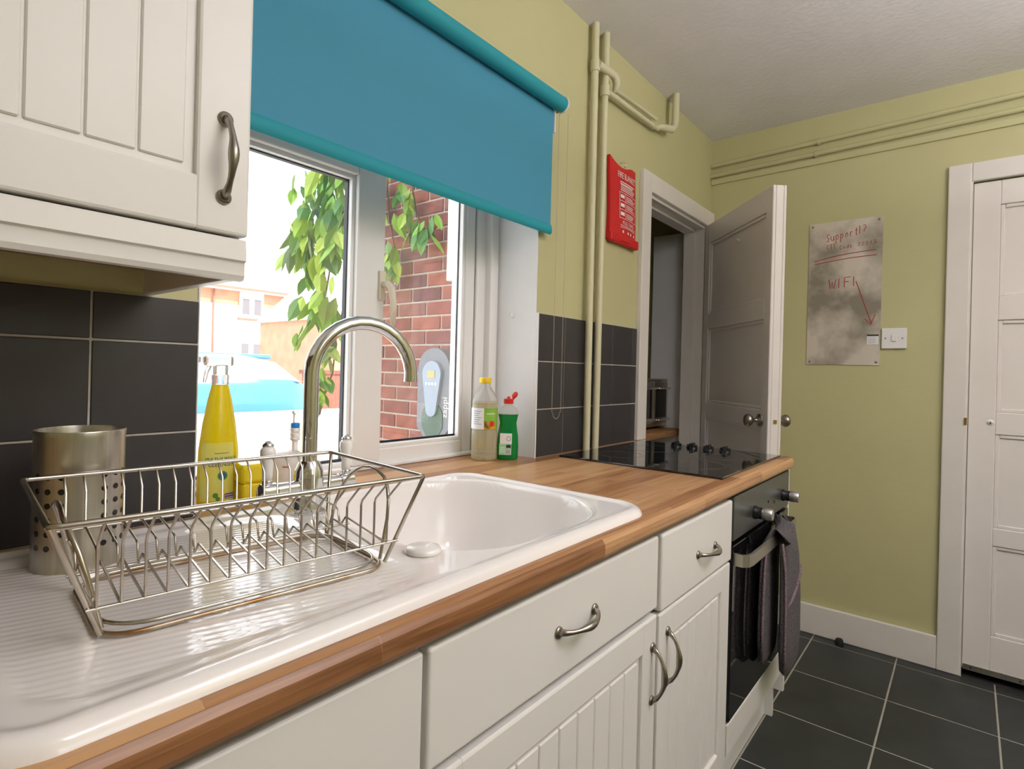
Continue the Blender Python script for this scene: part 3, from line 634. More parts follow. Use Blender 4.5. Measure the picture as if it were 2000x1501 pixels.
d = bx('drawer', 'cabinet_white', u1, 0.450, 1.074, YF, YF + 0.02, 0.716, 0.862, bev=0.005); bow_handle(d, (0.716, YF, 0.790), (0.822, YF, 0.793))
d = groove_door(u1, 0.450, 1.074, 0.155, 0.703, YF); bow_handle(d, (1.053, YF, 0.644), (1.054, YF, 0.538))
u2 = thing('drawer_unit', 'white narrow base unit with small drawer and grooved door beside the oven', 'cabinet', (1.3, -0.3, 0))
carcass(u2, 1.081, 1.527)
d = bx('drawer', 'cabinet_white', u2, 1.085, 1.523, YF - 0.003, YF + 0.02, 0.703, 0.862, bev=0.006); bow_handle(d, (1.280, YF - 0.003, 0.775), (1.392, YF - 0.003, 0.772))
d = groove_door(u2, 1.085, 1.523, 0.155, 0.697, YF); bow_handle(d, (1.126, YF, 0.652), (1.124, YF, 0.546))
# oven in its housing
OV = thing('built_in_oven', 'black glass built-in oven with steel control panel under the hob', 'oven', (1.83, -0.3, 0))
ox0, ox1 = 1.531, 2.117
bx('oven_body', 'steel_dark', OV, ox0 + 0.01, ox1 - 0.01, YF + 0.02, -0.05, 0.262, 0.86)
bx('control_panel', 'oven_steel', OV, ox0, ox1, YF - 0.004, YF + 0.02, 0.750, 0.868, bev=0.002)
od = bx('oven_door', 'black_glass', OV, ox0, ox1, YF - 0.004, YF + 0.02, 0.268, 0.738, bev=0.003)
bm = B(); hz0, hz1 = 0.683, 0.715
pth = [(ox0 + 0.012, YF - 0.004), (ox0 + 0.012, YF - 0.026), (ox0 + 0.026, YF - 0.039), (ox0 + 0.05, YF - 0.043), (ox1 - 0.05, YF - 0.043), (ox1 - 0.026, YF - 0.039), (ox1 - 0.012, YF - 0.026), (ox1 - 0.012, YF - 0.004)]
def wall_strip(bm, pts, z0, z1, t):
    n = len(pts); V0 = []
    for i in range(n):
        a = Vector(pts[max(i - 1, 0)]); c = Vector(pts[min(i + 1, n - 1)]); tg = (c - a).normalized(); nr = Vector((-tg.y, tg.x)); p = Vector(pts[i])
        V0.append([bm.verts.new((q.x, q.y, z)) for q in (p, p + nr * t) for z in (z0, z1)])
    for a, b in zip(V0, V0[1:]):
        for i, j in ((0, 1), (1, 3), (3, 2), (2, 0)): bm.faces.new((a[i], a[j], b[j], b[i]))
    bm.faces.new([V0[0][i] for i in (0, 1, 3, 2)]); bm.faces.new([V0[-1][i] for i in (0, 2, 3, 1)])
wall_strip(bm, pth, hz0, hz1, 0.008); obj('handle', bm, 'handle_satin', od, True, auto=30)
for xk in (1.715, 2.035):
    bm = B(); lathe(bm, [(0.0, 0.0), (0.019, 0.0), (0.019, -0.006), (0.0165, -0.009), (0.0165, -0.024)], (xk, YF - 0.004, 0.795), 24, axis='y'); kb = obj('knob_collar', bm, 'black_plastic', OV, True, auto=40)
    bm = B(); lathe(bm, [(0.0172, -0.024), (0.0178, -0.026), (0.0172, -0.048), (0.015, -0.051), (0.0, -0.051)], (xk, YF - 0.004, 0.795), 24, axis='y'); obj('knob', bm, 'knob_silver', kb, True, auto=40)
for xk, zk in ((1.86, 0.802), (1.93, 0.790)):
    bm = B(); lathe(bm, [(0.0, -0.002), (0.004, -0.002), (0.005, 0.0)], (xk, YF - 0.004, zk), 12, axis='y'); obj('indicator_light', bm, 'black_plastic', OV, True)
oh = thing('oven_housing', 'white oven housing with lower front panel and end panel', 'cabinet', (1.83, -0.3, 0))
bx('lower_panel', 'cabinet_white', oh, 1.529, 2.117, YF - 0.002, YF + 0.018, 0.178, 0.262, bev=0.003)
bx('shelf', 'cabinet_white', oh, 1.531, 2.117, YF + 0.02, -0.05, 0.244, 0.260)
bx('plinth', 'cabinet_white', oh, 1.529, 2.117, -0.535, -0.517, 0, 0.178)
bm = B(); box(bm, 2.119, 2.135, YF - 0.002, -0.03, 0.10, 0.872, 0.001, 1); box(bm, 2.119, 2.135, -0.56, -0.03, 0.0, 0.10); obj('end_panel', bm, 'cabinet_white', oh)

# ------------------------------------------------------------------ worktop
WT0, WT1 = 0.874, 0.912
SX0, SX1, SYF, SYB = 0.045, 1.062, -0.585, -0.055
bm = B()
box(bm, XL + 0.01, SX0 + 0.03, -0.556, -0.0085, WT0, WT1); box(bm, SX1 - 0.03, 2.137, -0.556, -0.0085, WT0, WT1)
box(bm, SX0 + 0.03, SX1 - 0.03, SYB - 0.02, -0.0085, WT0, WT1)
box(bm, WX0 + 0.004, WX1 - 0.004, -0.0085, FY - 0.001, WT0, WT1)
prof = [(-0.556, WT0), (-0.594, WT0), (-0.602, WT0 + 0.003), (-0.606, WT0 + 0.010), (-0.6065, WT0 + 0.02), (-0.605, WT1 - 0.010), (-0.600, WT1 - 0.003), (-0.592, WT1), (-0.556, WT1)]
A = [bm.verts.new((XL + 0.01, p[0], p[1])) for p in prof]; Bv = [bm.verts.new((2.137, p[0], p[1])) for p in prof]
for j in range(len(prof)): k = (j + 1) % len(prof); bm.faces.new((A[j], A[k], Bv[k], Bv[j]))
bm.faces.new(A[::-1]); bm.faces.new(Bv)
wt = obj('worktop', bm, 'worktop_wood', None, True, recentre=False, auto=50); tag(wt, 'butcher block patterned wooden worktop with rounded front edge', 'worktop')

# ------------------------------------------------------------------ sink (height field)
def sdrr(x, y, x0, x1, y0, y1, R):
    cx, cy_ = (x0 + x1) / 2, (y0 + y1) / 2; qx = abs(x - cx) - (x1 - x0) / 2 + R; qy = abs(y - cy_) - (y1 - y0) / 2 + R
    return math.hypot(max(qx, 0), max(qy, 0)) + min(max(qx, qy), 0) - R
def sm(t): t = min(max(t, 0), 1); return t * t * (3 - 2 * t)
GA = math.radians(-15); gdx, gdy = -math.sin(GA), math.cos(GA)
def sink_z(x, y):
    d = -sdrr(x, y, SX0, SX1, SYF, SYB, 0.07)
    t = min(max(d / 0.02, 0), 1); z = WT1 + 0.015 * math.sqrt(max(0, 1 - (1 - t) ** 2))
    z -= 0.004 * sm((d - 0.016) / 0.02)
    dd = -sdrr(x, y, 0.085, 0.520, -0.548, -0.10, 0.07)
    z -= 0.005 * sm(dd / 0.03)
    if dd > 0.012:
        g = math.cos(2 * PI * (x * gdx + y * gdy) / 0.0125); z += 0.00028 * g * sm((dd - 0.012) / 0.012)
    db = -sdrr(x, y, 0.560, 1.012, -0.535, -0.088, 0.15)
    if db > -0.012: z -= 0.004 * sm((db + 0.012) / 0.018)
    if db > 0:
        t = min(db / 0.062, 1); z -= 0.160 * (1 - (1 - t) ** 2.0) if t < 1 else 0.160; z -= 0.006 * sm((db - 0.062) / 0.15)
    return z
st = 0.0032; nx = int((SX1 - SX0) / st) + 1; ny = int((SYB - SYF) / st) + 1
verts, faces, idx = [], [], {}
for i in range(nx + 1):
    for j in range(ny + 1):
        x = SX0 + (SX1 - SX0) * i / nx; y = SYF + (SYB - SYF) * j / ny; s_ = sdrr(x, y, SX0, SX1, SYF, SYB, 0.07)
        if s_ > st * 1.3: continue
        if s_ > 0:   # pull stragglers onto the outline
            for _ in range(3):
                e = 1e-4; gx_ = (sdrr(x + e, y, SX0, SX1, SYF, SYB, .07) - s_) / e; gy_ = (sdrr(x, y + e, SX0, SX1, SYF, SYB, .07) - s_) / e
                x -= gx_ * s_; y -= gy_ * s_; s_ = sdrr(x, y, SX0, SX1, SYF, SYB, 0.07)
                if s_ <= 1e-5: break
        idx[(i, j)] = len(verts); verts.append((x, y, sink_z(x, y)))
for i in range(nx):
    for j in range(ny):
        q = [idx.get(k) for k in ((i, j), (i + 1, j), (i + 1, j + 1), (i, j + 1))]
        if None not in q: faces.append(q)
sk_ = thing('sink', 'white ceramic inset sink with ribbed drainer', 'sink', (0.55, -0.32, 0.912))
me = bpy.data.meshes.new('basin'); me.from_pydata(verts, [], faces); me.materials.append(M['ceramic'])
for p in me.polygons: p.use_smooth = True
so = bpy.data.objects.new('basin', me); COL.objects.link(so); so.parent = sk_; so.location = -wloc(sk_)
bm = B(); lathe(bm, [(0.0, 0.0), (0.022, 0.0), (0.026, 0.003), (0.0265, 0.006), (0.023, 0.0105), (0.012, 0.013), (0.0, 0.0135)], (0.551, -0.466, 0.9215), 28); obj('tap_hole_cover', bm, 'ceramic', sk_, True)

# ------------------------------------------------------------------ mixer tap
TX, TY = 0.560, -0.146; tp = thing('mixer_tap', 'chrome swan neck mixer tap with two white lever handles', 'tap', (TX, TY, 0.924))
bm = B(); lathe(bm, [(0.0, 0.922), (0.034, 0.922), (0.034, 0.927), (0.029, 0.932), (0.027, 0.945), (0.026, 0.985), (0.025, 0.998), (0.019, 1.012), (0.0165, 1.016), (0.0, 1.016)], (TX, TY, 0), 16); obj('tap_body', bm, 'chrome', tp, True, auto=35)
ph = math.radians(-13); dx_, dy_ = math.cos(ph), math.sin(ph); Rr = 0.100; zc = 1.172
P = [(TX, TY, 1.012), (TX, TY, 1.06), (TX, TY, 1.12), (TX, TY, zc)]
for k in range(1, 17):
    a = PI - math.radians(187) * k / 16; P.append((TX + dx_ * (Rr + Rr * math.cos(a)), TY + dy_ * (Rr + Rr * math.cos(a)), zc + Rr * math.sin(a)))
bm = B(); tube(bm, P, 0.0135, 18); obj('spout', bm, 'chrome', tp, True, auto=60)
for s in (-1, 1):
    bm = B(); tube(bm, [(TX + s * 0.02, TY, 0.970), (TX + s * 0.062, TY, 0.970)], 0.0125, 16); obj('arm', bm, 'chrome', tp, True, auto=40)
    bm = B(); tube(bm, [(TX + s * 0.0625, TY, 0.970), (TX + s * 0.064, TY, 0.970), (TX + s * 0.090, TY, 0.970), (TX + s * 0.0925, TY, 0.970)], [0.012, 0.0145, 0.0145, 0.010], 18); vb = obj('valve', bm, 'chrome', tp, True, auto=40)
    xh = TX + s * 0.078
    bm = B(); lathe(bm, [(0.007, 0.978), (0.009, 0.986), (0.008, 0.993)], (xh, TY, 0), 14); obj('lever_stem', bm, 'chrome', vb, True)
    bm = B(); lathe(bm, [(0.0, 0.990), (0.0085, 0.990), (0.0088, 1.005), (0.010, 1.022), (0.0128, 1.034), (0.0125, 1.042), (0.009, 1.047), (0.0, 1.047)], (xh, TY, 0), 20); hw = obj('lever', bm, 'ceramic', vb, True)
    bm = B(); lathe(bm, [(0.009, 1.046), (0.0095, 1.051), (0.006, 1.054), (0.004, 1.057), (0.0, 1.058)], (xh, TY, 0), 14); obj('lever_cap', bm, 'chrome', vb, True)

# ------------------------------------------------------------------ dish rack
RK = thing('dish_rack', 'wire dish rack standing on the ribbed drainer', 'dish rack', (0.329, -0.362, 0.919))
RM = Matrix.Translation((0.329, -0.362, 0)) @ Matrix.Rotation(math.radians(-6), 4, 'Z')
def rk(name, pts, r, mt='rack_wire', closed=False, seg=6):
    bm = B(); tube(bm, pts, r, seg, closed=closed); xform(bm, RM); return obj(name, bm, mt, RK, True, auto=70)
def rrect(hx, hy, z, R, n=6):
    o = []
    for cx, cy_, a0 in ((hx - R, hy - R, 0), (-hx + R, hy - R, 90), (-hx + R, -hy + R, 180), (hx - R, -hy + R, 270)):
        for k in range(n + 1): a = math.radians(a0 + 90 * k / n); o.append((cx + R * math.cos(a), cy_ + R * math.sin(a), z))
    return o
zt, zb = 1.045, 0.9215; hxT, hyT, hxB, hyB = 0.194, 0.131, 0.158, 0.094; RBX = 0.008
rk('top_rail', rrect(hxT, hyT, zt, 0.008, 4), 0.003, closed=True, seg=8)
rk('base_loop', [(p[0] + RBX, p[1], p[2]) for p in rrect(hxB, hyB, zb + 0.001, 0.035, 7)], 0.0026, 'rusty_wire', closed=True, seg=8)
rk('base_loop', [(p[0] + RBX, p[1], p[2]) for p in rrect(hxB - 0.004, hyB - 0.004, zb + 0.007, 0.045, 7)], 0.0022, closed=True, seg=8)
for sx in (-1, 1):
    for sy in (-1, 1): rk('leg', [(sx * hxT * .995, sy * hyT * .99, zt), (RBX + sx * (hxB - 0.001), sy * (hyB - 0.01), zb + 0.004)], 0.0027, seg=8)
    q = [(RBX + sx * (hxB - .003), -0.075, zb + 0.006)] + [(RBX + sx * (hxB + 0.002 + 0.022 * min(1, math.sin(PI * k / 12) * 1.15)), -0.075 * math.cos(PI * k / 12) * (1 if abs(math.cos(PI * k / 12)) < .9 else 1), zb + 0.01 + 0.108 * math.sin(PI * k / 12) ** 0.6) for k in range(1, 12)] + [(RBX + sx * (hxB - .003), 0.075, zb + 0.006)]
    rk('end_hoop', q, 0.0024, seg=8)
rk('long_wire', [(-0.163, -0.099, 0.956), (0.175, -0.099, 0.956)], 0.0018); rk('long_wire', [(-0.163, 0.026, 0.953), (0.172, 0.026, 0.953)], 0.0018); rk('long_wire', [(-0.171, 0.113, 0.982), (0.181, 0.113, 0.982)], 0.0018)
for k in range(17):
    x = -0.155 + 0.0195 * k
    rk('cross_wire', [(x, -hyT, zt - 0.002), (x, -0.103, 1.019), (x, -0.100, 1.012), (x, -0.100, 0.9575), (x, -0.096, 0.956), (x, 0.004, 0.968), (x, 0.010, 0.968), (x, 0.023, 0.955), (x, 0.028, 0.956), (x, 0.034, 0.974), (x, 0.040, 0.977), (x, 0.109, 0.984), (x, 0.113, 0.989), (x, 0.114, 1.026), (x, hyT, zt - 0.002)], 0.0015, seg=5)

# ------------------------------------------------------------------ cutlery holder
UX, UY, UR = 0.2195, -0.152, 0.0495; UH = thing('cutlery_holder', 'brushed steel perforated cutlery holder on the drainer', 'utensil holder', (UX, UY, 0.918))
bm = B(); nseg = 48; zs = [0.918, 0.926, 1.086, 1.094, 1.0955, 1.0955, 1.094]; rs = [UR + .002, UR, UR, UR + .001, UR + .0005, UR - .0012, UR - .0015]
lathe(bm, list(zip(rs, zs)) + [(UR - .0015, 0.924), (0.0, 0.924)], (UX, UY, 0), nseg); obj('cup', bm, 'brushed_steel', UH, True, auto=40)
hole = B(); lathe(hole, [(0.0038, 0.0), (0.0038, 0.0006), (0.0, 0.0006)], (0, 0, 0), 14); bmesh.ops.recalc_face_normals(hole, faces=hole.faces)
hm = bpy.data.meshes.new('perforation'); hole.to_mesh(hm); hole.free(); hm.materials.append(M['black_plastic'])
for blk in range(4):
    for cc in range(3):
        for rr in range(6):
            a = math.radians(-162 + blk * 90 + cc * 18.5); o = shared(hm, 'perforation', (UX + (UR - .0001) * math.cos(a), UY + (UR - .0001) * math.sin(a), 0.950 + 0.0178 * rr), UH)
            o.rotation_euler = (0, PI / 2, a)

# ------------------------------------------------------------------ bottles on the sill
def wrap(cx, cy_, rad, a0, z0):   # map flat text (x along, y up) on a cylinder
    return lambda c: (cx + rad(z0 + c.y) * math.cos(a0 + c.x / rad(z0 + c.y)), cy_ + rad(z0 + c.y) * math.sin(a0 + c.x / rad(z0 + c.y)), z0 + c.y)
def curved_patch(bm, cx, cy_, rad, a0, a1, z0, z1, n=10, m_=4, off=0.0006, sx=1, sy=1):
    g = [[bm.verts.new((cx + sx * (rad(z0 + (z1 - z0) * j / m_) + off) * math.cos(a0 + (a1 - a0) * i / n), cy_ + sy * (rad(z0 + (z1 - z0) * j / m_) + off) * math.sin(a0 + (a1 - a0) * i / n), z0 + (z1 - z0) * j / m_)) for j in range(m_ + 1)] for i in range(n + 1)]
    for i in range(n):
        for j in range(m_): bm.faces.new((g[i][j], g[i + 1][j], g[i + 1][j + 1], g[i][j + 1]))
def prof_r(prof):
    def f(z):
        for (ra, za), (rb, zb_) in zip(prof, prof[1:]):
            if za <= z <= zb_ and zb_ > za: return ra + (rb - ra) * (z - za) / (zb_ - za)
        return prof[-1][0]
    return f
VA = math.atan2(-1.0706 - 0.065, -0.49)     # direction from the spray bottle to the camera
YX, YY = 0.492, 0.066; sb = thing('spray_bottle', 'yellow cleaner spray bottle beside the dark tiles', 'bottle', (YX, YY, 0.912))
yp = [(0.0, 0.912), (0.034, 0.912), (0.037, 0.918), (0.0375, 0.97), (0.036, 1.02), (0.030, 1.07), (0.022, 1.115), (0.0165, 1.140), (0.0150, 1.146)]
bm = B(); lathe(bm, yp + [(0.0, 1.146)], (YX, YY, 0), 32, sy=0.8); obj('bottle_body', bm, 'yellow_liquid', sb, True, auto=60)
bm = B(); lathe(bm, [(0.0135, 1.146), (0.0155, 1.147), (0.0155, 1.164), (0.013, 1.166), (0.0, 1.166)], (YX, YY, 0), 24); obj('collar', bm, 'clear_plastic', sb, True, auto=40)
bm = B(); box(bm, YX - 0.012, YX + 0.012, YY - 0.009, YY + 0.009, 1.165, 1.185, 0.003); box(bm, YX - 0.030, YX + 0.022, YY - 0.010, YY + 0.010, 1.182, 1.202, 0.005); box(bm, YX - 0.04, YX - 0.03, YY - 0.006, YY + 0.006, 1.188, 1.199, 0.002); obj('trigger_head', bm, 'clear_plastic', sb, True, auto=40)
bm = B(); tube(bm, [(YX - 0.02, YY, 1.183), (YX - 0.026, YY, 1.17), (YX - 0.03, YY, 1.15)], [0.004, 0.004, 0.003], 8); obj('trigger', bm, 'clear_plastic', sb, True)
yr = prof_r(yp[2:]); sy_ = 0.8
def ell(f): return lambda c: (YX + (f(c)[0] - YX), YY + (f(c)[1] - YY) * sy_, f(c)[2])
bm = B(); curved_patch(bm, YX, YY, yr, VA - 0.9, VA + 0.9, 0.924, 1.035, 14, 8, 0.0005, sy=sy_); lab = obj('label', bm, 'yellow_label', sb, True)
yr2 = lambda z: yr(z) + 0.0010
for s, size, zz, mt_ in (('MULTI-SURFACE', 0.0085, 1.004, 'ink_dark'), ('CLEANSER', 0.0105, 0.993, 'ink_dark')):
    bm = B(); add_bm(bm, text_bm(s, size), None, ell(wrap(YX, YY, yr2, VA + 0.25, zz))); obj('lettering', bm, mt_, lab)
bm = B(); curved_patch(bm, YX, YY, yr, VA - 0.1, VA + 0.6, 1.0145, 1.0158, 8, 1, 0.0011, sy=sy_); obj('print_line', bm, 'drain_brown', lab)
bm = B(); curved_patch(bm, YX, YY, yr, VA + 0.42, VA + 0.95, 0.917, 0.937, 6, 2, 0.0011, sy=sy_); obj('barcode_patch', bm, 'label_violet', lab)
for q in range(4):
    bm = B(); curved_patch(bm, YX, YY, yr, VA + 0.45, VA + 0.92, 0.9195 + q * 0.0045, 0.9207 + q * 0.0045, 6, 1, 0.0015, sy=sy_); obj('barcode_line', bm, 'label_white', lab)
for a, zz, rr, mt_ in ((0.3, 0.972, 0.009, 'leaf_spot'), (0.3, 0.972, 0.0055, 'ink_blue'), (-0.02, 0.935, 0.005, 'leaf_spot'), (0.1, 0.928, 0.004, 'leaf_spot')):
    bm = B(); lathe(bm, [(rr, 0.0), (rr, 0.0004), (0, 0.0004)], (0, 0, 0), 14); add = B()
    add_bm(add, bm, None, ell(lambda c, a=a, zz=zz: wrap(YX, YY, lambda z: yr(z) + 0.0012 + (0.0004 if mt_ == 'ink_blue' else 0), VA + a, zz)(Vector((c.x, c.y, 0))))); obj('print_mark', add, mt_, lab)
tb = thing('yellow_tub', 'small yellow lidded tub beside the spray bottle', 'tub', (0.545, 0.035, 0.912))
bm = B(); box(bm, 0.514, 0.574, 0.010, 0.062, 0.9125, 0.955, 0.006); obj('tub_body', bm, 'yellow_liquid', tb, True, auto=40)
bm = B(); box(bm, 0.511, 0.577, 0.007, 0.065, 0.954, 0.992, 0.008); obj('lid', bm, 'yellow_liquid', tb, True, auto=40)
wbq = thing('soap_bottle', 'white soap bottle with blue ringed pump behind the tap', 'bottle', (0.640, 0.070, 0.912)); cx, cy_ = 0.640, 0.070
bm = B(); lathe(bm, [(0.0, 0.9125), (0.036, 0.9125), (0.040, 0.918), (0.040, 0.975), (0.036, 0.992), (0.022, 1.001), (0.0, 1.002)], (cx, cy_, 0), 28); sbody = obj('bottle_body', bm, 'frosted', wbq, True, auto=50)
bm = B(); curved_patch(bm, cx, cy_, lambda z: 0.0400, math.atan2(-1.14, -0.64) - 0.25, math.atan2(-1.14, -0.64) + 0.1, 0.972, 0.9745, 6, 1); obj('print_line', bm, 'marker_red', sbody)
bm = B(); lathe(bm, [(0.006, 1.001), (0.0062, 1.022), (0.0105, 1.026), (0.0105, 1.030), (0.0095, 1.031), (0.0095, 1.034), (0.0105, 1.035), (0.0105, 1.040), (0.0095, 1.041), (0.0095, 1.044), (0.0105, 1.045), (0.0105, 1.050), (0.009, 1.052), (0.0, 1.052)], (cx + .012, cy_ - .005, 0), 18); obj('pump_neck', bm, 'frosted', wbq, True, auto=40)
bm = B(); lathe(bm, [(0.0095, 1.051), (0.0098, 1.053), (0.0098, 1.060), (0.009, 1.062), (0.0, 1.062)], (cx + .012, cy_ - .005, 0), 18); obj('blue_ring', bm, 'cap_blue', wbq, True, auto=40)
bm = B(); lathe(bm, [(0.005, 1.062), (0.005, 1.08), (0.008, 1.083), (0.008, 1.088), (0.0, 1.089)], (cx + .012, cy_ - .005, 0), 14); obj('pump_top', bm, 'clear_plastic', wbq, True, auto=40)
# cooking oil
OX, OY = 1.292, 0.085; ob_ = thing('oil_bottle', 'clear cooking oil bottle with yellow cap by the window', 'bottle', (OX, OY, 0.912))
op = [(0.0, 0.9125), (0.036, 0.9125), (0.0395, 0.917), (0.0395, 0.930), (0.0380, 0.933), (0.0395, 0.937), (0.0395, 0.945), (0.0380, 0.948), (0.0395, 0.952), (0.0395, 1.000), (0.0385, 1.006), (0.0385, 1.060), (0.0395, 1.065), (0.0395, 1.075), (0.0375, 1.079), (0.0395, 1.084), (0.0390, 1.092), (0.033, 1.110), (0.022, 1.128), (0.0165, 1.136), (0.0160, 1.150), (0.0, 1.150)]
bm = B(); lathe(bm, op, (OX, OY, 0), 32); obj('bottle_body', bm, 'clear_plastic', ob_, True, auto=60)
oi = [(max(r - 0.0018, 0), z) for r, z in op if z < 1.088]; oi[0] = (0.0, 0.914); oi += [(0.0372, 1.088), (0.0, 1.088)]
bm = B(); lathe(bm, oi, (OX, OY, 0), 32); obj('oil', bm, 'oil', ob_, True, auto=60)
bm = B(); lathe(bm, [(0.0175, 1.147), (0.0185, 1.148), (0.0185, 1.162), (0.0172, 1.164), (0.0, 1.164)], (OX, OY, 0), 28); obj('cap', bm, 'cap_yellow', ob_, True, auto=40)
oa = math.atan2(-1.0706 - OY, -OX); orad = lambda z: 0.0400
for a0, a1, z0, z1, mt_ in ((-1.5, -0.05, 1.008, 1.072, 'label_white'), (-0.05, 1.4, 1.008, 1.072, 'label_green')):
    bm = B(); curved_patch(bm, OX, OY, orad, oa + a0, oa + a1, z0, z1, 14, 2); lb_ = obj('label', bm, mt_, ob_, True)
bm = B(); curved_patch(bm, OX, OY, orad, oa - 0.02, oa + 0.95, 1.009, 1.034, 10, 2, 0.0010); obj('label_picture', bm, 'label_orange', lb_, True)
bm = B(); curved_patch(bm, OX, OY, orad, oa + 0.42, oa + 0.72, 1.018, 1.030, 5, 2, 0.0014); obj('label_emblem', bm, 'cap_red', lb_, True)
for q in range(7):
    bm = B(); curved_patch(bm, OX, OY, orad, oa - 0.95, oa - 0.25 - 0.1 * (q % 3), 1.062 - q * 0.0065, 1.0632 - q * 0.0065, 6, 1, 0.0011); obj('print_line', bm, 'ink_blue', lb_)
bm = B(); curved_patch(bm, OX, OY, orad, oa + 0.15, oa + 0.85, 1.054, 1.0565, 6, 1, 0.0011); obj('print_line', bm, 'label_white', lb_)
# washing-up liquid
GX, GY = 1.352, 0.040; gb = thing('dish_soap_bottle', 'green washing up liquid bottle with open red flip cap', 'bottle', (GX, GY, 0.912))
ga = math.atan2(-1.0706 - GY, -GX) + PI / 2
def oval(bm, secs, rot):
    lathe_pts = []
    rings = []
    for hw, hd_, z in secs:
        ring = []
        for j in range(28):
            a = 2 * PI * j / 28; ca, sa = math.cos(a), math.sin(a); q = (abs(ca) ** 2.8 + abs(sa) ** 2.8) ** (-1 / 2.8); x, y = hw * ca * q, hd_ * sa * q
            ring.append(bm.verts.new((GX + x * math.cos(rot) - y * math.sin(rot), GY + x * math.sin(rot) + y * math.cos(rot), z)))
        rings.append(ring)
    for a, b in zip(rings, rings[1:]):
        for j in range(28): bm.faces.new((a[j], a[(j + 1) % 28], b[(j + 1) % 28], b[j]))
    bm.faces.new(rings[0][::-1]); bm.faces.new(rings[-1])
bm = B(); oval(bm, [(.030, .020, .9125), (.033, .022, .917), (.034, .0225, .95), (.0325, .022, .985), (.028, .020, 1.012), (.0265, .019, 1.025), (.029, .020, 1.04), (.032, .020, 1.052)], ga); obj('liquid', bm, 'green_liquid', gb, True, auto=50)
bm = B(); oval(bm, [(.032, .020, 1.0525), (.0305, .0195, 1.062), (.024, .017, 1.072), (.015, .0135, 1.079), (.0125, .0125, 1.082), (.0125, .0125, 1.087)], ga); obj('bottle_shoulder', bm, 'clear_plastic', gb, True, auto=50)
bm = B(); lathe(bm, [(0.0, 1.085), (0.0155, 1.085), (0.0155, 1.098), (0.0135, 1.100), (0.005, 1.101), (0.0045, 1.107), (0.0, 1.107)], (GX, GY, 0), 22); cp = obj('cap', bm, 'cap_red', gb, True, auto=40)
hxv = Vector((math.cos(ga), math.sin(ga), 0)); hxv = hxv if hxv.dot(Vector((0.63, -0.78, 0))) > 0 else -hxv
pc = Vector((GX, GY, 1.112)) + hxv * 0.0195
bm = B(); lathe(bm, [(0.0, -0.003), (0.0095, -0.003), (0.011, 0.0), (0.0105, 0.003), (0.0, 0.0035)], (0, 0, 0), 20); ax = (hxv * -0.75 + Vector((0, 0, 0.5)) + Vector((-0.4, -0.5, 0)) * 0.8).normalized(); xform(bm, Matrix.Translation(pc) @ ax.to_track_quat('Z', 'Y').to_matrix().to_4x4()); obj('flip_lid', bm, 'cap_red', cp, True)
bm = B(); tube(bm, [Vector((GX, GY, 1.099)) + hxv * 0.013, pc - Vector((0, 0, 0.006))], 0.0035, 8); obj('hinge', bm, 'cap_red', cp, True)
nv = Vector((-math.sin(ga), math.cos(ga), 0)); nv = nv if nv.dot(Vector((0, -1.07, 0)) - Vector((GX, GY, 0))) > 0 else -nv
def flat_on(parent, name, mt_, x0, x1, z0, z1, off):   # thin panel on the bottle's broad face
    bm = B(); p0 = Vector((GX, GY, 0)) + nv * off
    vs = [bm.verts.new(p0 + hxv * a + Vector((0, 0, b))) for a, b in ((x0, z0), (x1, z0), (x1, z1), (x0, z1))]; bm.faces.new(vs)
    r_ = bmesh.ops.extrude_face_region(bm, geom=bm.faces[:]); bmesh.ops.translate(bm, verts=[v for v in r_['geom'] if isinstance(v, bmesh.types.BMVert)], vec=-nv * 0.004)
    return obj(name, bm, mt_, parent)
gl = flat_on(gb, 'label', 'label_mint', -0.026, 0.012, 0.928, 0.962, 0.0236); flat_on(gb, 'label_top', 'label_white', -0.024, 0.013, 0.962, 0.994, 0.0234)
flat_on(gl, 'barcode_patch', 'label_white', -0.008, 0.010, 0.929, 0.945, 0.0242)
for q in range(6): flat_on(gl, 'barcode_line', 'label_violet', -0.006 + q * 0.0025, -0.0048 + q * 0.0025, 0.931, 0.944, 0.0246)
flat_on(gl, 'print_line', 'ink_dark', -0.004, 0.010, 0.950, 0.959, 0.0241)
for q in range(3): flat_on(gl, 'print_line', 'label_white', -0.024, -0.008 + 0.003 * q, 0.949 - q * 0.006, 0.951 - q * 0.006, 0.0241)
bm = B(); tube(bm, [Vector((GX, GY, 0.978)) + nv * 0.0238 + hxv * (0.003 + 0.0065 * math.cos(a)) + Vector((0, 0, 0.0065 * math.sin(a))) for a in [2 * PI * k / 16 for k in range(16)]], 0.0006, 5, closed=True); obj('print_ring', bm, 'label_violet', gl)

# ------------------------------------------------------------------ hook in the reveal, blind
hk = thing('cup_hook', 'small white screw hook in the window reveal', 'hook', (WX1 - 0.003, 0.095, 1.36))
bm = B(); tube(bm, [(WX1 - 0.003, 0.095, 1.365), (WX1 - 0.016, 0.095, 1.365), (WX1 - 0.022, 0.095, 1.370)] + [(WX1 - 0.022, 0.095 - 0.008 + 0.008 * math.cos(a), 1.370 + 0.008 * math.sin(a)) for a in [math.radians(20 + 30 * k) for k in range(9)]], 0.0016, 6); obj('hook_wire', bm, 'white_plastic', hk, True)
bm = B(); lathe(bm, [(0.006, 0), (0.006, -0.002), (0.002, -0.003)], (WX1 - 0.003, 0.095, 1.365), 12, axis='x'); obj('hook_base', bm, 'white_plastic', hk, True)
BL = thing('roller_blind', 'turquoise roller blind drawn halfway down the window', 'blind', (0.93, -0.045, 1.63))
bx0, bx1, by = 0.405, 1.458, -0.046
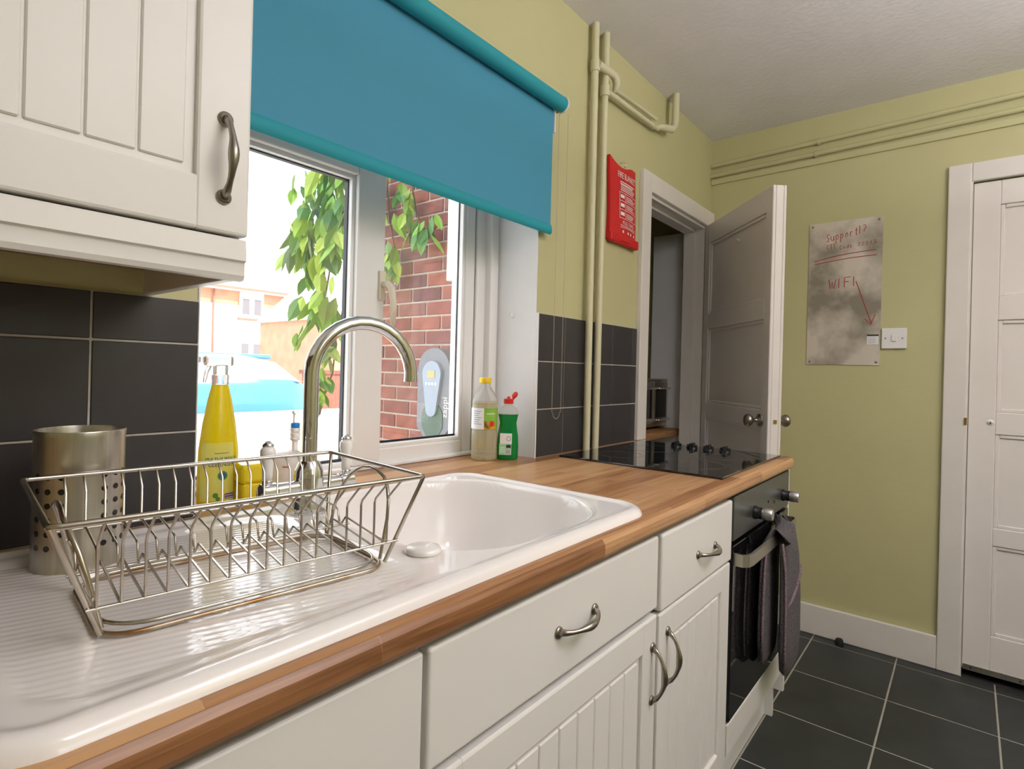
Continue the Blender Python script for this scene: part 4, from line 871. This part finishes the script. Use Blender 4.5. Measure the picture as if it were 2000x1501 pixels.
bm = B(); tube(bm, [(bx0, by, 2.040), (bx1 + 0.018, by, 2.040)], 0.0235, 28); obj('roller', bm, 'blind_hem', BL, True, auto=40)
bm = B(); n = 24
g = [[bm.verts.new((bx0 + (bx1 - bx0) * i / n, by + 0.0195 + 0.0012 * math.sin(i * 0.9) * ((2.03 - zz) / 0.4), zz)) for zz in (1.652, 1.75, 1.85, 1.95, 2.045)] for i in range(n + 1)]
for i in range(n):
    for j in range(4): bm.faces.new((g[i][j], g[i + 1][j], g[i + 1][j + 1], g[i][j + 1]))
r_ = bmesh.ops.extrude_face_region(bm, geom=bm.faces[:]); bmesh.ops.translate(bm, verts=[v for v in r_['geom'] if isinstance(v, bmesh.types.BMVert)], vec=(0, 0.0012, 0))
obj('fabric', bm, 'blind_fabric', BL, True, auto=30)
bm = B(); pr_ = [(q + 0.0415, z_) for q, z_ in ((-.0235, 1.656), (-.026, 1.650), (-.028, 1.640), (-.0275, 1.630), (-.022, 1.624), (-.016, 1.628), (-.015, 1.640), (-.0185, 1.654), (-.0205, 1.657))]
A = [bm.verts.new((bx0, by + p[0], p[1])) for p in pr_]; Bv = [bm.verts.new((bx1 + 0.001, by + p[0], p[1])) for p in pr_]
for j in range(len(pr_)): k = (j + 1) % len(pr_); bm.faces.new((A[j], A[k], Bv[k], Bv[j]))
bm.faces.new(A[::-1]); bm.faces.new(Bv); obj('hem_bar', bm, 'blind_hem', BL, True, auto=60)
bm = B(); lathe(bm, [(0.0, 0.0), (0.026, 0.0), (0.0265, 0.003), (0.024, 0.008), (0.0, 0.009)], (bx1 + 0.018, by, 2.040), 26, axis='x'); obj('end_cap', bm, 'white_plastic', BL, True, auto=40)
bx('bracket', 'white_plastic', BL, bx1 + 0.019, bx1 + 0.024, by, 0.0, 2.02, 2.07)
bx('side_guide', 'white_plastic', BL, bx1 + 0.001, bx1 + 0.006, by + 0.014, by + 0.022, 1.95, 2.02)
bm = B(); ch = bx1 + 0.030
def bead(bm, p, r):
    v = [bm.verts.new((p[0] + r * a, p[1] + r * b, p[2] + r * c)) for a, b, c in ((1, 0, 0), (-1, 0, 0), (0, 1, 0), (0, -1, 0), (0, 0, 1), (0, 0, -1))]
    for a, b, c in ((0, 2, 4), (2, 1, 4), (1, 3, 4), (3, 0, 4), (2, 0, 5), (1, 2, 5), (3, 1, 5), (0, 3, 5)): bm.faces.new((v[a], v[b], v[c]))
zz = 2.02
while zz > 1.058: bead(bm, (ch - 0.018, by + 0.004, zz), 0.0019); bead(bm, (ch + 0.020, by - 0.004, zz), 0.0019); zz -= 0.0058
for k in range(13): a = PI * k / 12; bead(bm, (ch + 0.001 - 0.019 * math.cos(a), by, 1.056 - 0.019 * math.sin(a)), 0.0019)
tube(bm, [(ch - 0.018, by + 0.004, 2.02), (ch - 0.018, by + 0.004, 1.056)], 0.0006, 4); tube(bm, [(ch + 0.020, by - 0.004, 2.02), (ch + 0.020, by - 0.004, 1.056)], 0.0006, 4)
o = obj('bead_chain', bm, 'chain_bead', BL); o['kind'] = 'stuff'
bm = B(); box(bm, 0.45, 1.50, -0.012, 0.001, 2.085, 2.112, 0.003); bt = obj('blind_batten', bm, 'wall_paint', None, True, auto=40); tag(bt, 'painted wooden batten on the wall above the blind', 'batten')

# ------------------------------------------------------------------ wall cabinet
WC = thing('wall_cabinet', 'white wall cupboard with grooved door and pewter handle', 'cabinet', (0.1, -0.16, 1.297)); cy0 = -0.338
bm = B(); t = 0.018; cx0, cx1 = -0.26, 0.348
box(bm, cx1 - t, cx1, -0.316, -0.001, 1.358, 2.08); box(bm, cx0, cx0 + t, -0.316, -0.001, 1.358, 2.08); box(bm, cx0 + t, cx1 - t, -0.316, -0.001, 1.358, 1.376); box(bm, cx0 + t, cx1 - t, -0.316, -0.001, 2.062, 2.08); box(bm, cx0 + t, cx1 - t, -0.02, -0.001, 1.376, 2.062); obj('carcass', bm, 'cabinet_white', WC)
wd = groove_door(WC, cx0 + 0.002, cx1, 1.352, 2.078, cy0, pitch=0.053, inset=0.066)
bow_handle(wd, (0.3150, cy0, 1.397), (0.3150, cy0, 1.495), h=0.026)
bm = B(); prof = [(-0.332, 1.349), (-0.334, 1.322), (-0.330, 1.320), (-0.3295, 1.318), (-0.330, 1.303), (-0.327, 1.297), (-0.318, 1.296), (-0.314, 1.300), (-0.314, 1.349)]
A = [bm.verts.new((cx0, p[0], p[1])) for p in prof]; Bv = [bm.verts.new((cx1, p[0], p[1])) for p in prof]
for j in range(len(prof)): k = (j + 1) % len(prof); bm.faces.new((A[j], A[k], Bv[k], Bv[j]))
bm.faces.new(A[::-1]); bm.faces.new(Bv); obj('pelmet', bm, 'cabinet_white', WC, True, auto=25)
bx('end_pelmet', 'cabinet_white', WC, cx1 - 0.016, cx1, -0.314, -0.0085, 1.298, 1.357, bev=0.002)
bx('underside', 'cabinet_inside', WC, cx0 + 0.002, cx1 - 0.0165, -0.313, -0.009, 1.338, 1.3575)

# ------------------------------------------------------------------ hob
HB = thing('ceramic_hob', 'black glass hob with four cross shaped knobs', 'hob', (1.81, -0.306, 0.912))
bx('hob_glass', 'black_glass', HB, 1.512, 2.107, -0.570, -0.046, 0.9121, 0.9185, bev=0.002)
for yy in (-0.220, -0.281, -0.342, -0.402):
    bm = B(); lathe(bm, [(0.0, 0.918), (0.021, 0.918), (0.020, 0.922), (0.012, 0.925), (0.011, 0.934), (0.0, 0.935)], (2.040, yy, 0), 22); kb = obj('knob', bm, 'black_plastic', HB, True, auto=40)
    bm = B(); box(bm, 2.040 - 0.019, 2.040 + 0.019, yy - 0.0045, yy + 0.0045, 0.921, 0.937, 0.002); box(bm, 2.040 - 0.0045, 2.040 + 0.0045, yy - 0.019, yy + 0.019, 0.921, 0.931, 0.002); obj('grip', bm, 'black_plastic', kb, True, auto=40)
for cx_, cy_, rr in ((1.68, -0.43, 0.09), (1.68, -0.18, 0.072), (1.90, -0.44, 0.072), (1.90, -0.18, 0.09)):
    bm = B(); tube(bm, [(cx_ + rr * math.cos(a), cy_ + rr * math.sin(a), 0.9183) for a in [2 * PI * k / 40 for k in range(40)]], 0.0006, 4, closed=True); obj('cooking_zone', bm, 'larder_box', HB)

# ------------------------------------------------------------------ oven glove
OG = thing('oven_glove', 'grey knitted double oven glove hanging over the oven handle', 'oven glove', (1.93, -0.66, 0.27))
path = [((1.832, -0.611, 0.330), .045, .006), ((1.832, -0.611, 0.352), .082, .010), ((1.832, -0.611, 0.42), .096, .0115), ((1.834, -0.611, 0.52), .096, .011), ((1.838, -0.611, 0.62), .094, .010), ((1.843, -0.613, 0.69), .090, .009), ((1.850, -0.622, 0.722), .086, .009), ((1.860, -0.638, 0.728), .086, .010), ((1.872, -0.651, 0.705), .088, .011), ((1.885, -0.657, 0.62), .094, .013), ((1.893, -0.659, 0.50), .100, .015), ((1.896, -0.659, 0.38), .101, .016), ((1.897, -0.658, 0.315), .088, .014), ((1.897, -0.657, 0.288), .050, .008)]
bm = B(); rings = []
for i, (p, hw, ht) in enumerate(path):
    p = Vector(p); a = Vector(path[max(i - 1, 0)][0]); c = Vector(path[min(i + 1, len(path) - 1)][0]); tg = (c - a).normalized(); wd_ = Vector((1, 0, 0)); wd_ = (wd_ - tg * wd_.dot(tg)).normalized(); nn = tg.cross(wd_); ring = []
    for j in range(20):
        an = 2 * PI * j / 20; ca, sa = math.cos(an), math.sin(an); q = (abs(ca) ** 3 + abs(sa) ** 3) ** (-1 / 3); ring.append(bm.verts.new(p + wd_ * hw * ca * q + nn * ht * sa * q))
    rings.append(ring)
for a, b in zip(rings, rings[1:]):
    for j in range(20): bm.faces.new((a[j], a[(j + 1) % 20], b[(j + 1) % 20], b[j]))
bm.faces.new(rings[0][::-1]); bm.faces.new(rings[-1])
obj('glove_body', bm, 'glove_fabric', OG, True)
bm = B(); tube(bm, [(1.797, -0.662, 0.50), (1.84, -0.674, 0.52), (1.90, -0.675, 0.55), (1.95, -0.673, 0.575), (1.985, -0.664, 0.59)], 0.0045, 8); obj('pocket_edge', bm, 'glove_trim', OG, True)
bm = B(); tube(bm, [(1.812, -0.666, 0.31), (1.797, -0.668, 0.38), (1.795, -0.668, 0.50), (1.793, -0.665, 0.62), (1.786, -0.658, 0.70)], 0.004, 8); obj('binding', bm, 'glove_trim', OG, True)
bm = B(); tube(bm, [(1.745, -0.619, 0.36), (1.737, -0.620, 0.44), (1.738, -0.620, 0.54), (1.746, -0.620, 0.63), (1.755, -0.622, 0.69)], 0.004, 8); obj('binding', bm, 'glove_trim', OG, True)
bm = B(); tube(bm, [(1.90, -0.630, 0.736), (1.905, -0.622, 0.752), (1.925, -0.618, 0.757), (1.94, -0.624, 0.748), (1.935, -0.634, 0.735)], 0.004, 8); obj('hanging_loop', bm, 'glove_fabric', OG, True)

# ------------------------------------------------------------------ fire blanket
FB = thing('fire_blanket', 'red fire blanket pouch with white instructions hanging on the wall', 'fire blanket', (1.955, -0.012, 1.685))
bm = B(); nx_, nz_ = 12, 16; g = []
for i in range(nx_ + 1):
    colv = []
    for j in range(nz_ + 1):
        s, t_ = i / nx_, j / nz_; x = 1.850 + 0.208 * s + 0.004 * math.sin(t_ * 5); ztop = 2.008 - 0.022 * math.sin(PI * min(s * 1.25, 1)) - 0.012 * s; zbot = 1.695 + 0.004 * s
        z = zbot + (ztop - zbot) * t_; dpt = 0.013 + 0.012 * (1 - t_) ** 0.7 * math.sin(PI * (0.1 + 0.8 * s)) + 0.005 * math.sin(PI * s)
        colv.append((x, -dpt, z))
    g.append(colv)
fv = [[bm.verts.new(p) for p in c] for c in g]; bv = [[bm.verts.new((p[0], -0.002, p[2])) for p in c] for c in g]
for i in range(nx_):
    for j in range(nz_):
        bm.faces.new((fv[i][j], fv[i + 1][j], fv[i + 1][j + 1], fv[i][j + 1])); bm.faces.new((bv[i][j + 1], bv[i + 1][j + 1], bv[i + 1][j], bv[i][j]))
for i in range(nx_): bm.faces.new((fv[i + 1][0], fv[i][0], bv[i][0], bv[i + 1][0])); bm.faces.new((fv[i][nz_], fv[i + 1][nz_], bv[i + 1][nz_], bv[i][nz_]))
for j in range(nz_): bm.faces.new((fv[0][j], fv[0][j + 1], bv[0][j + 1], bv[0][j])); bm.faces.new((fv[nx_][j + 1], fv[nx_][j], bv[nx_][j], bv[nx_][j + 1]))
obj('pouch', bm, 'red_cloth', FB, True, auto=50)
bx('bottom_flap', 'red_cloth', FB, 1.853, 2.076, -0.026, -0.002, 1.686, 1.722, bev=0.006)
def fbz(x, z):   # depth of pouch surface
    s = min(max((x - 1.85) / 0.208, 0), 1); t_ = min(max((z - 1.697) / 0.295, 0), 1)
    return -(0.013 + 0.012 * (1 - t_) ** 0.7 * math.sin(PI * (0.1 + 0.8 * s)) + 0.005 * math.sin(PI * s)) - 0.0012
def fb_text(s, size, xc, zc_, sx=1.0):
    bm = B(); add_bm(bm, text_bm(s, size), None, lambda c: (xc + c.x * sx, fbz(xc + c.x * sx, zc_ + c.y), zc_ + c.y)); obj('lettering', bm, 'white_print', FB)
fb_text('FIRE BLANKET', 0.034, 1.972, 1.948, 0.68)

fb_text('PULL TAPES', 0.019, 1.982, 1.768, 1.0); fb_text('DOWNWARDS', 0.019, 1.982, 1.752, 1.0)
def fb_bar(x0, x1, z0, z1):
    bm = B(); n = 6
    vs = [[bm.verts.new((x0 + (x1 - x0) * k / n, fbz(x0 + (x1 - x0) * k / n, zz), zz)) for zz in (z0, z1)] for k in range(n + 1)]
    for k in range(n): bm.faces.new((vs[k][0], vs[k + 1][0], vs[k + 1][1], vs[k][1]))
    obj('print_line', bm, 'white_print', FB)
fb_bar(1.915, 2.035, 1.922, 1.9255); fb_bar(1.915, 2.02, 1.915, 1.918)
for zz in (1.783, 1.817, 1.85, 1.882): fb_bar(1.91, 2.05, zz, zz + 0.0018)
fb_bar(1.91, 1.9125, 1.783, 1.884); fb_bar(1.953, 1.955, 1.783, 1.884); fb_bar(2.048, 2.05, 1.783, 1.884)
for q, zz in enumerate((1.79, 1.797, 1.804, 1.824, 1.831, 1.838, 1.857, 1.864, 1.871, 1.89, 1.897, 1.904, 1.911)): fb_bar(1.96 if zz < 1.885 else 1.918, 2.02 + 0.006 * (q % 4), zz, zz + 0.003); 
for zz in (1.795, 1.828, 1.862): fb_bar(1.918, 1.946, zz, zz + 0.013)
for xx in (1.935, 1.975, 2.0, 2.035): fb_bar(xx - 0.005, xx + 0.005, 1.728, 1.738)
bm = B(); tube(bm, [(1.948, -0.001, 2.006), (1.948, -0.018, 2.006), (1.948, -0.026, 2.000), (1.948, -0.027, 1.99), (1.948, -0.02, 1.984)], 0.0022, 6); hkk = obj('hook', bm, 'chrome', FB, True)

# ------------------------------------------------------------------ steel message board
MB = thing('message_board', 'worn steel message board with red handwriting screwed to the end wall', 'board', (XR, -0.62, 1.252))
BYL, BYR, BZ0, BZ1 = -0.474, -0.766, 1.253, 1.913
bx('sheet', 'steel_sheet', MB, XR - 0.004, XR + 0.001, BYR, BYL, BZ0, BZ1)
for yy in (BYL - 0.014, BYR + 0.014):
    for zz in (BZ0 + 0.014, BZ1 - 0.014):
        bm = B(); lathe(bm, [(0.0, -0.003), (0.004, -0.002), (0.0055, 0.0)], (XR - 0.004, yy, zz), 12, axis='x'); obj('screw', bm, 'pewter', MB, True)
def ink(strokes, o, w, h, r=0.0016):   # strokes in 0..1 box, o = (y,z) lower left (y decreases to the right)
    for st_ in strokes:
        bm = B(); tube(bm, [(XR - 0.0045, o[0] - p[0] * w, o[1] + p[1] * h) for p in st_], r, 4, flat=(0.35, 1) if False else None); obj('handwriting', bm, 'marker_red', MB)
GL = {'S': [[(.9, .85), (.5, 1), (.15, .8), (.4, .55), (.75, .35), (.6, .05), (.05, .1)]], 'u': [[(0, .6), (.05, .15), (.4, 0), (.7, .2), (.75, .6), (.8, 0)]], 'p': [[(.1, .6), (.1, -.45)], [(.1, .45), (.5, .65), (.75, .35), (.5, .05), (.1, .1)]], 'o': [[(.4, .6), (.05, .35), (.3, 0), (.7, .2), (.65, .5), (.4, .6)]], 'r': [[(.1, .6), (.12, 0)], [(.12, .4), (.4, .62), (.7, .55)]], 't': [[(.35, .95), (.35, .05), (.6, 0)], [(.0, .62), (.75, .65)]], '1': [[(.4, 1), (.4, 0)]], '?': [[(.05, .85), (.4, 1), (.8, .85), (.7, .6), (.4, .4), (.3, .15)]],
      'W': [[(0, 1), (.25, 0), (.5, .7), (.75, 0), (1, 1)]], 'I': [[(.5, 1), (.5, 0)]], 'F': [[(.15, 0), (.15, 1), (.95, 1.05)], [(.15, .55), (.75, .58)]], 'C': [[(.85, .85), (.4, 1), (.05, .5), (.4, 0), (.85, .15)]], 'T': [[(0, 1), (1, 1)], [(.5, 1), (.5, 0)]], 'd': [[(.75, 1), (.75, 0)], [(.75, .5), (.3, .6), (.05, .3), (.35, 0), (.75, .15)]], 'e': [[(.1, .35), (.75, .4), (.5, .65), (.1, .4), (.25, .02), (.75, .1)]], '2': [[(.1, .8), (.5, 1), (.8, .75), (.1, 0), (.85, .02)]], '5': [[(.85, 1), (.25, 1), (.2, .55), (.65, .6), (.75, .2), (.1, 0)]], ':': [[(.3, .1), (.35, .14)], [(.3, .6), (.35, .64)]], 'J': [[(.2, 1), (.9, 1)], [(.6, 1), (.55, .1), (.2, 0)]]}
def write(s, y, z, w, h, dy=0.0, r=0.0014):
    for k, ch_ in enumerate(s):
        if ch_ != ' ': ink(GL[ch_], (y - k * w * 1.12, z + dy * k), w * (0.9 if ch_ not in 'WF' else 1.1), h, r)
write('Support', -0.545, 1.822, 0.017, 0.036, 0.003); write('1?', -0.672, 1.845, 0.016, 0.036, 0.002)
write('CJT:', -0.548, 1.785, 0.011, 0.022, 0.001, 0.001); write('Code', -0.600, 1.782, 0.012, 0.018, 0.0015, 0.001); write('22215', -0.670, 1.790, 0.014, 0.016, 0.001, 0.001)
ink([[(0, 0), (0.3, .45), (0.6, .72), (1, .9)]], (-0.497, 1.735), 0.245, 0.035); ink([[(0, 0), (0.3, .35), (0.6, .62), (1, .75)]], (-0.500, 1.722), 0.245, 0.028)
write('WIFI', -0.560, 1.603, 0.026, 0.044, 0.002, 0.0017)
ink([[(0, 1), (1, 0)]], (-0.668, 1.437), 0.064, 0.195, 0.0017); ink([[(0, .6), (.5, 0), (.85, 1)]], (-0.706, 1.433), 0.045, 0.045, 0.0017)
stk = bx('sticker', 'label_white', MB, XR - 0.0052, XR - 0.004, -0.760, -0.716, 1.346, 1.385); bx('sticker_stripe', 'ink_dark', stk, XR - 0.0058, XR - 0.005, -0.760, -0.716, 1.382, 1.389)
for q in range(4): bx('print_line', 'charger_grey', stk, XR - 0.0056, XR - 0.005, -0.748 - 0.002 * (q % 2), -0.720, 1.352 + q * 0.007, 1.3535 + q * 0.007)
SW = thing('light_switch', 'white single light switch beside the steel board', 'light switch', (XR, -0.816, 1.325))
bx('face_plate', 'white_plastic', SW, XR - 0.012, XR + 0.001, -0.862, -0.771, 1.326, 1.415, bev=0.003)
bx('rocker', 'white_plastic', SW, XR - 0.016, XR - 0.011, -0.825, -0.808, 1.357, 1.385, bev=0.0015)
for yy in (-0.786, -0.847):
    bm = B(); lathe(bm, [(0.0, -0.0015), (0.0028, -0.001), (0.0032, 0.0)], (XR - 0.012, yy, 1.3705), 10, axis='x'); obj('screw', bm, 'pewter', SW, True)
ds = thing('door_stop', 'small black rubber door stop at the skirting board', 'door stop', (2.893, -0.646, 0))
bm = B(); lathe(bm, [(0.0, 0.0), (0.016, 0.0), (0.0165, 0.004), (0.015, 0.022), (0.012, 0.026), (0.0, 0.027)], (2.893, -0.646, 0.0), 18); obj('rubber_body', bm, 'rubber', ds, True, auto=40)
bm = B(); lathe(bm, [(0.0, 0.0265), (0.004, 0.0265), (0.004, 0.028), (0.0, 0.0285)], (2.893, -0.646, 0), 10); obj('screw_head', bm, 'steel_dark', ds)

# ------------------------------------------------------------------ larder contents
LS = thing('larder_shelf', 'thick wooden shelf inside the larder doorway', 'shelf', (2.55, 0.7, 0.86))
bx('shelf_board', 'shelf_wood', LS, 2.085, XR - 0.036, 0.115, 1.1, 0.868, 0.900, bev=0.003)
bx('batten', 'shelf_white', LS, XR - 0.06, XR - 0.036, 0.115, 1.1, 0.815, 0.867)
AP = thing('toaster_oven', 'stainless steel appliance with bar handles on the larder shelf', 'appliance', (2.9, 0.6, 0.90))
ax0, ax1, ay0, ay1, az0, az1 = 2.51, 2.895, 0.185, 0.47, 0.901, 1.165
bx('case', 'brushed_steel', AP, ax0, ax1, ay0 + 0.01, ay1, az0 + 0.012, az1, bev=0.006)
for a in ((ax0 + 0.02, ax0 + 0.19), (ax0 + 0.2, ax1 - 0.02)):
    dd_ = bx('door', 'brushed_steel', AP, a[0], a[1], ay0, ay0 + 0.012, az0 + 0.03, az1 - 0.015, bev=0.003); bx('window', 'black_glass', dd_, a[0] + 0.02, a[1] - 0.02, ay0 - 0.002, ay0 + 0.002, az0 + 0.06, az1 - 0.045)
    for zz in (az0 + 0.05, az1 - 0.05):
        bm = B(); tube(bm, [(a[0] + 0.02, ay0, zz), (a[0] + 0.02, ay0 - 0.022, zz), (a[1] - 0.02, ay0 - 0.022, zz), (a[1] - 0.02, ay0, zz)], 0.005, 8); obj('handle', bm, 'chrome', dd_, True)
for xx in (ax0 + 0.03, ax1 - 0.03):
    bm = B(); lathe(bm, [(0.012, az0 - 0.001), (0.012, az0 + 0.013)], (xx, ay0 + 0.06, 0), 12); obj('foot', bm, 'rubber', AP)
for k, zz in enumerate((1.235, 1.46, 1.66)):
    s_ = thing('larder_shelf', ('white painted larder shelf just above the steel appliance', 'white painted middle larder shelf', 'white painted top larder shelf')[k], 'shelf', (2.5, 1.0, zz))
    bx('shelf_board', 'shelf_white', s_, 2.085, XR - 0.002, 0.62, 1.15, zz, zz + 0.022, bev=0.002); bx('shelf_edge', 'shelf_white', s_, 2.085, XR - 0.002, 0.605, 0.62, zz - 0.02, zz + 0.022, bev=0.002)
    for q in (2,):
        c_ = thing('storage_box', ('dark storage box on the larder shelf above the appliance', 'dark storage box on the middle larder shelf', 'dark storage box on the top larder shelf')[k], 'box', (2.3 + 0.25 * q, 0.9, zz + 0.022))
        bx('box_body', 'larder_box', c_, 2.20 + 0.245 * q, 2.42 + 0.245 * q, 0.70, 1.1, zz + 0.0221, zz + 0.15, bev=0.004); bx('lid', 'larder_box', c_, 2.195 + 0.245 * q, 2.425 + 0.245 * q, 0.695, 1.105, zz + 0.15, zz + 0.172, bev=0.004)

# ------------------------------------------------------------------ unseen fill lights added behind the camera to brighten the room
LP = thing('fill_pendant', 'glowing white globe added behind the viewer as fill light', 'lamp', (0.45, -1.85, ZC))  # unseen globe, added to brighten the room
bm = B(); lathe(bm, [(0.0, ZC - 0.001), (0.05, ZC - 0.001), (0.05, ZC - 0.015), (0.01, ZC - 0.03), (0.0, ZC - 0.03)], (0.45, -1.85, 0), 24); obj('ceiling_rose', bm, 'white_plastic', LP, True, auto=40)
bm = B(); tube(bm, [(0.45, -1.85, ZC - 0.02), (0.45, -1.85, 2.19)], 0.004, 8); obj('cord', bm, 'white_plastic', LP, True)
gm, gnt, gbs = nodes('fill_globe'); gbs.inputs['Base Color'].default_value = (0.9, 0.88, 0.85, 1); gbs.inputs['Emission Color'].default_value = (0.98, 0.95, 0.98, 1); gbs.inputs['Emission Strength'].default_value = 14.0; M['fill_globe'] = gm
bm = B(); lathe(bm, [(0.0, 1.96)] + [(0.12 * math.sin(PI * k / 16), 2.08 - 0.12 * math.cos(PI * k / 16)) for k in range(1, 16)] + [(0.0, 2.20)], (0.45, -1.85, 0), 28); obj('globe', bm, 'fill_globe', LP, True)
UL = thing('fill_uplighter', 'tall steel uplighter added behind the viewer to brighten the room', 'lamp', (1.25, -2.05, 0))  # unseen stand and area light, added to brighten the ceiling
bm = B(); lathe(bm, [(0.0, 0.0), (0.14, 0.0), (0.14, 0.012), (0.03, 0.022), (0.0, 0.022)], (1.25, -2.05, 0), 28); obj('base', bm, 'brushed_steel', UL, True, auto=40)
bm = B(); tube(bm, [(1.25, -2.05, 0.015), (1.25, -2.05, 1.75)], 0.011, 12); obj('pole', bm, 'brushed_steel', UL, True)
bm = B(); lathe(bm, [(0.012, 1.74), (0.05, 1.75), (0.12, 1.79), (0.155, 1.84), (0.152, 1.84), (0.117, 1.796), (0.05, 1.757), (0.0, 1.756)], (1.25, -2.05, 0), 32); obj('bowl_shade', bm, 'brushed_steel', UL, True)
ld = bpy.data.lights.new('fill_uplight', 'AREA'); ld.shape = 'DISK'; ld.size = 0.2; ld.energy = 62; ld.color = (0.97, 0.94, 1.0)
lo = bpy.data.objects.new('fill_uplight', ld); COL.objects.link(lo); lo.location = (1.25, -2.05, 1.835); lo.rotation_euler = (PI, 0, 0)
w2 = thing('fill_window', 'white window added in the unseen wall opposite the sink for fill daylight', 'window', (0.6, YB - 0.08, FZ0)); w2['kind'] = 'structure'; del w2['category']  # unseen window, added for extra daylight from behind
bm = B()
for a in ((FW0, FW0 + 0.06, FZ0, FZ1), (FW1 - 0.06, FW1, FZ0, FZ1), (FW0, FW1, FZ0, FZ0 + 0.06), (FW0, FW1, FZ1 - 0.06, FZ1), (0.57, 0.63, FZ0, FZ1)): box(bm, a[0], a[1], YB - 0.12, YB - 0.05, a[2], a[3], 0.004)
obj('frame', bm, 'upvc', w2, True, auto=40)
bx('glass', 'pane_glass', w2, FW0 + 0.05, FW1 - 0.05, YB - 0.09, YB - 0.084, FZ0 + 0.05, FZ1 - 0.05)
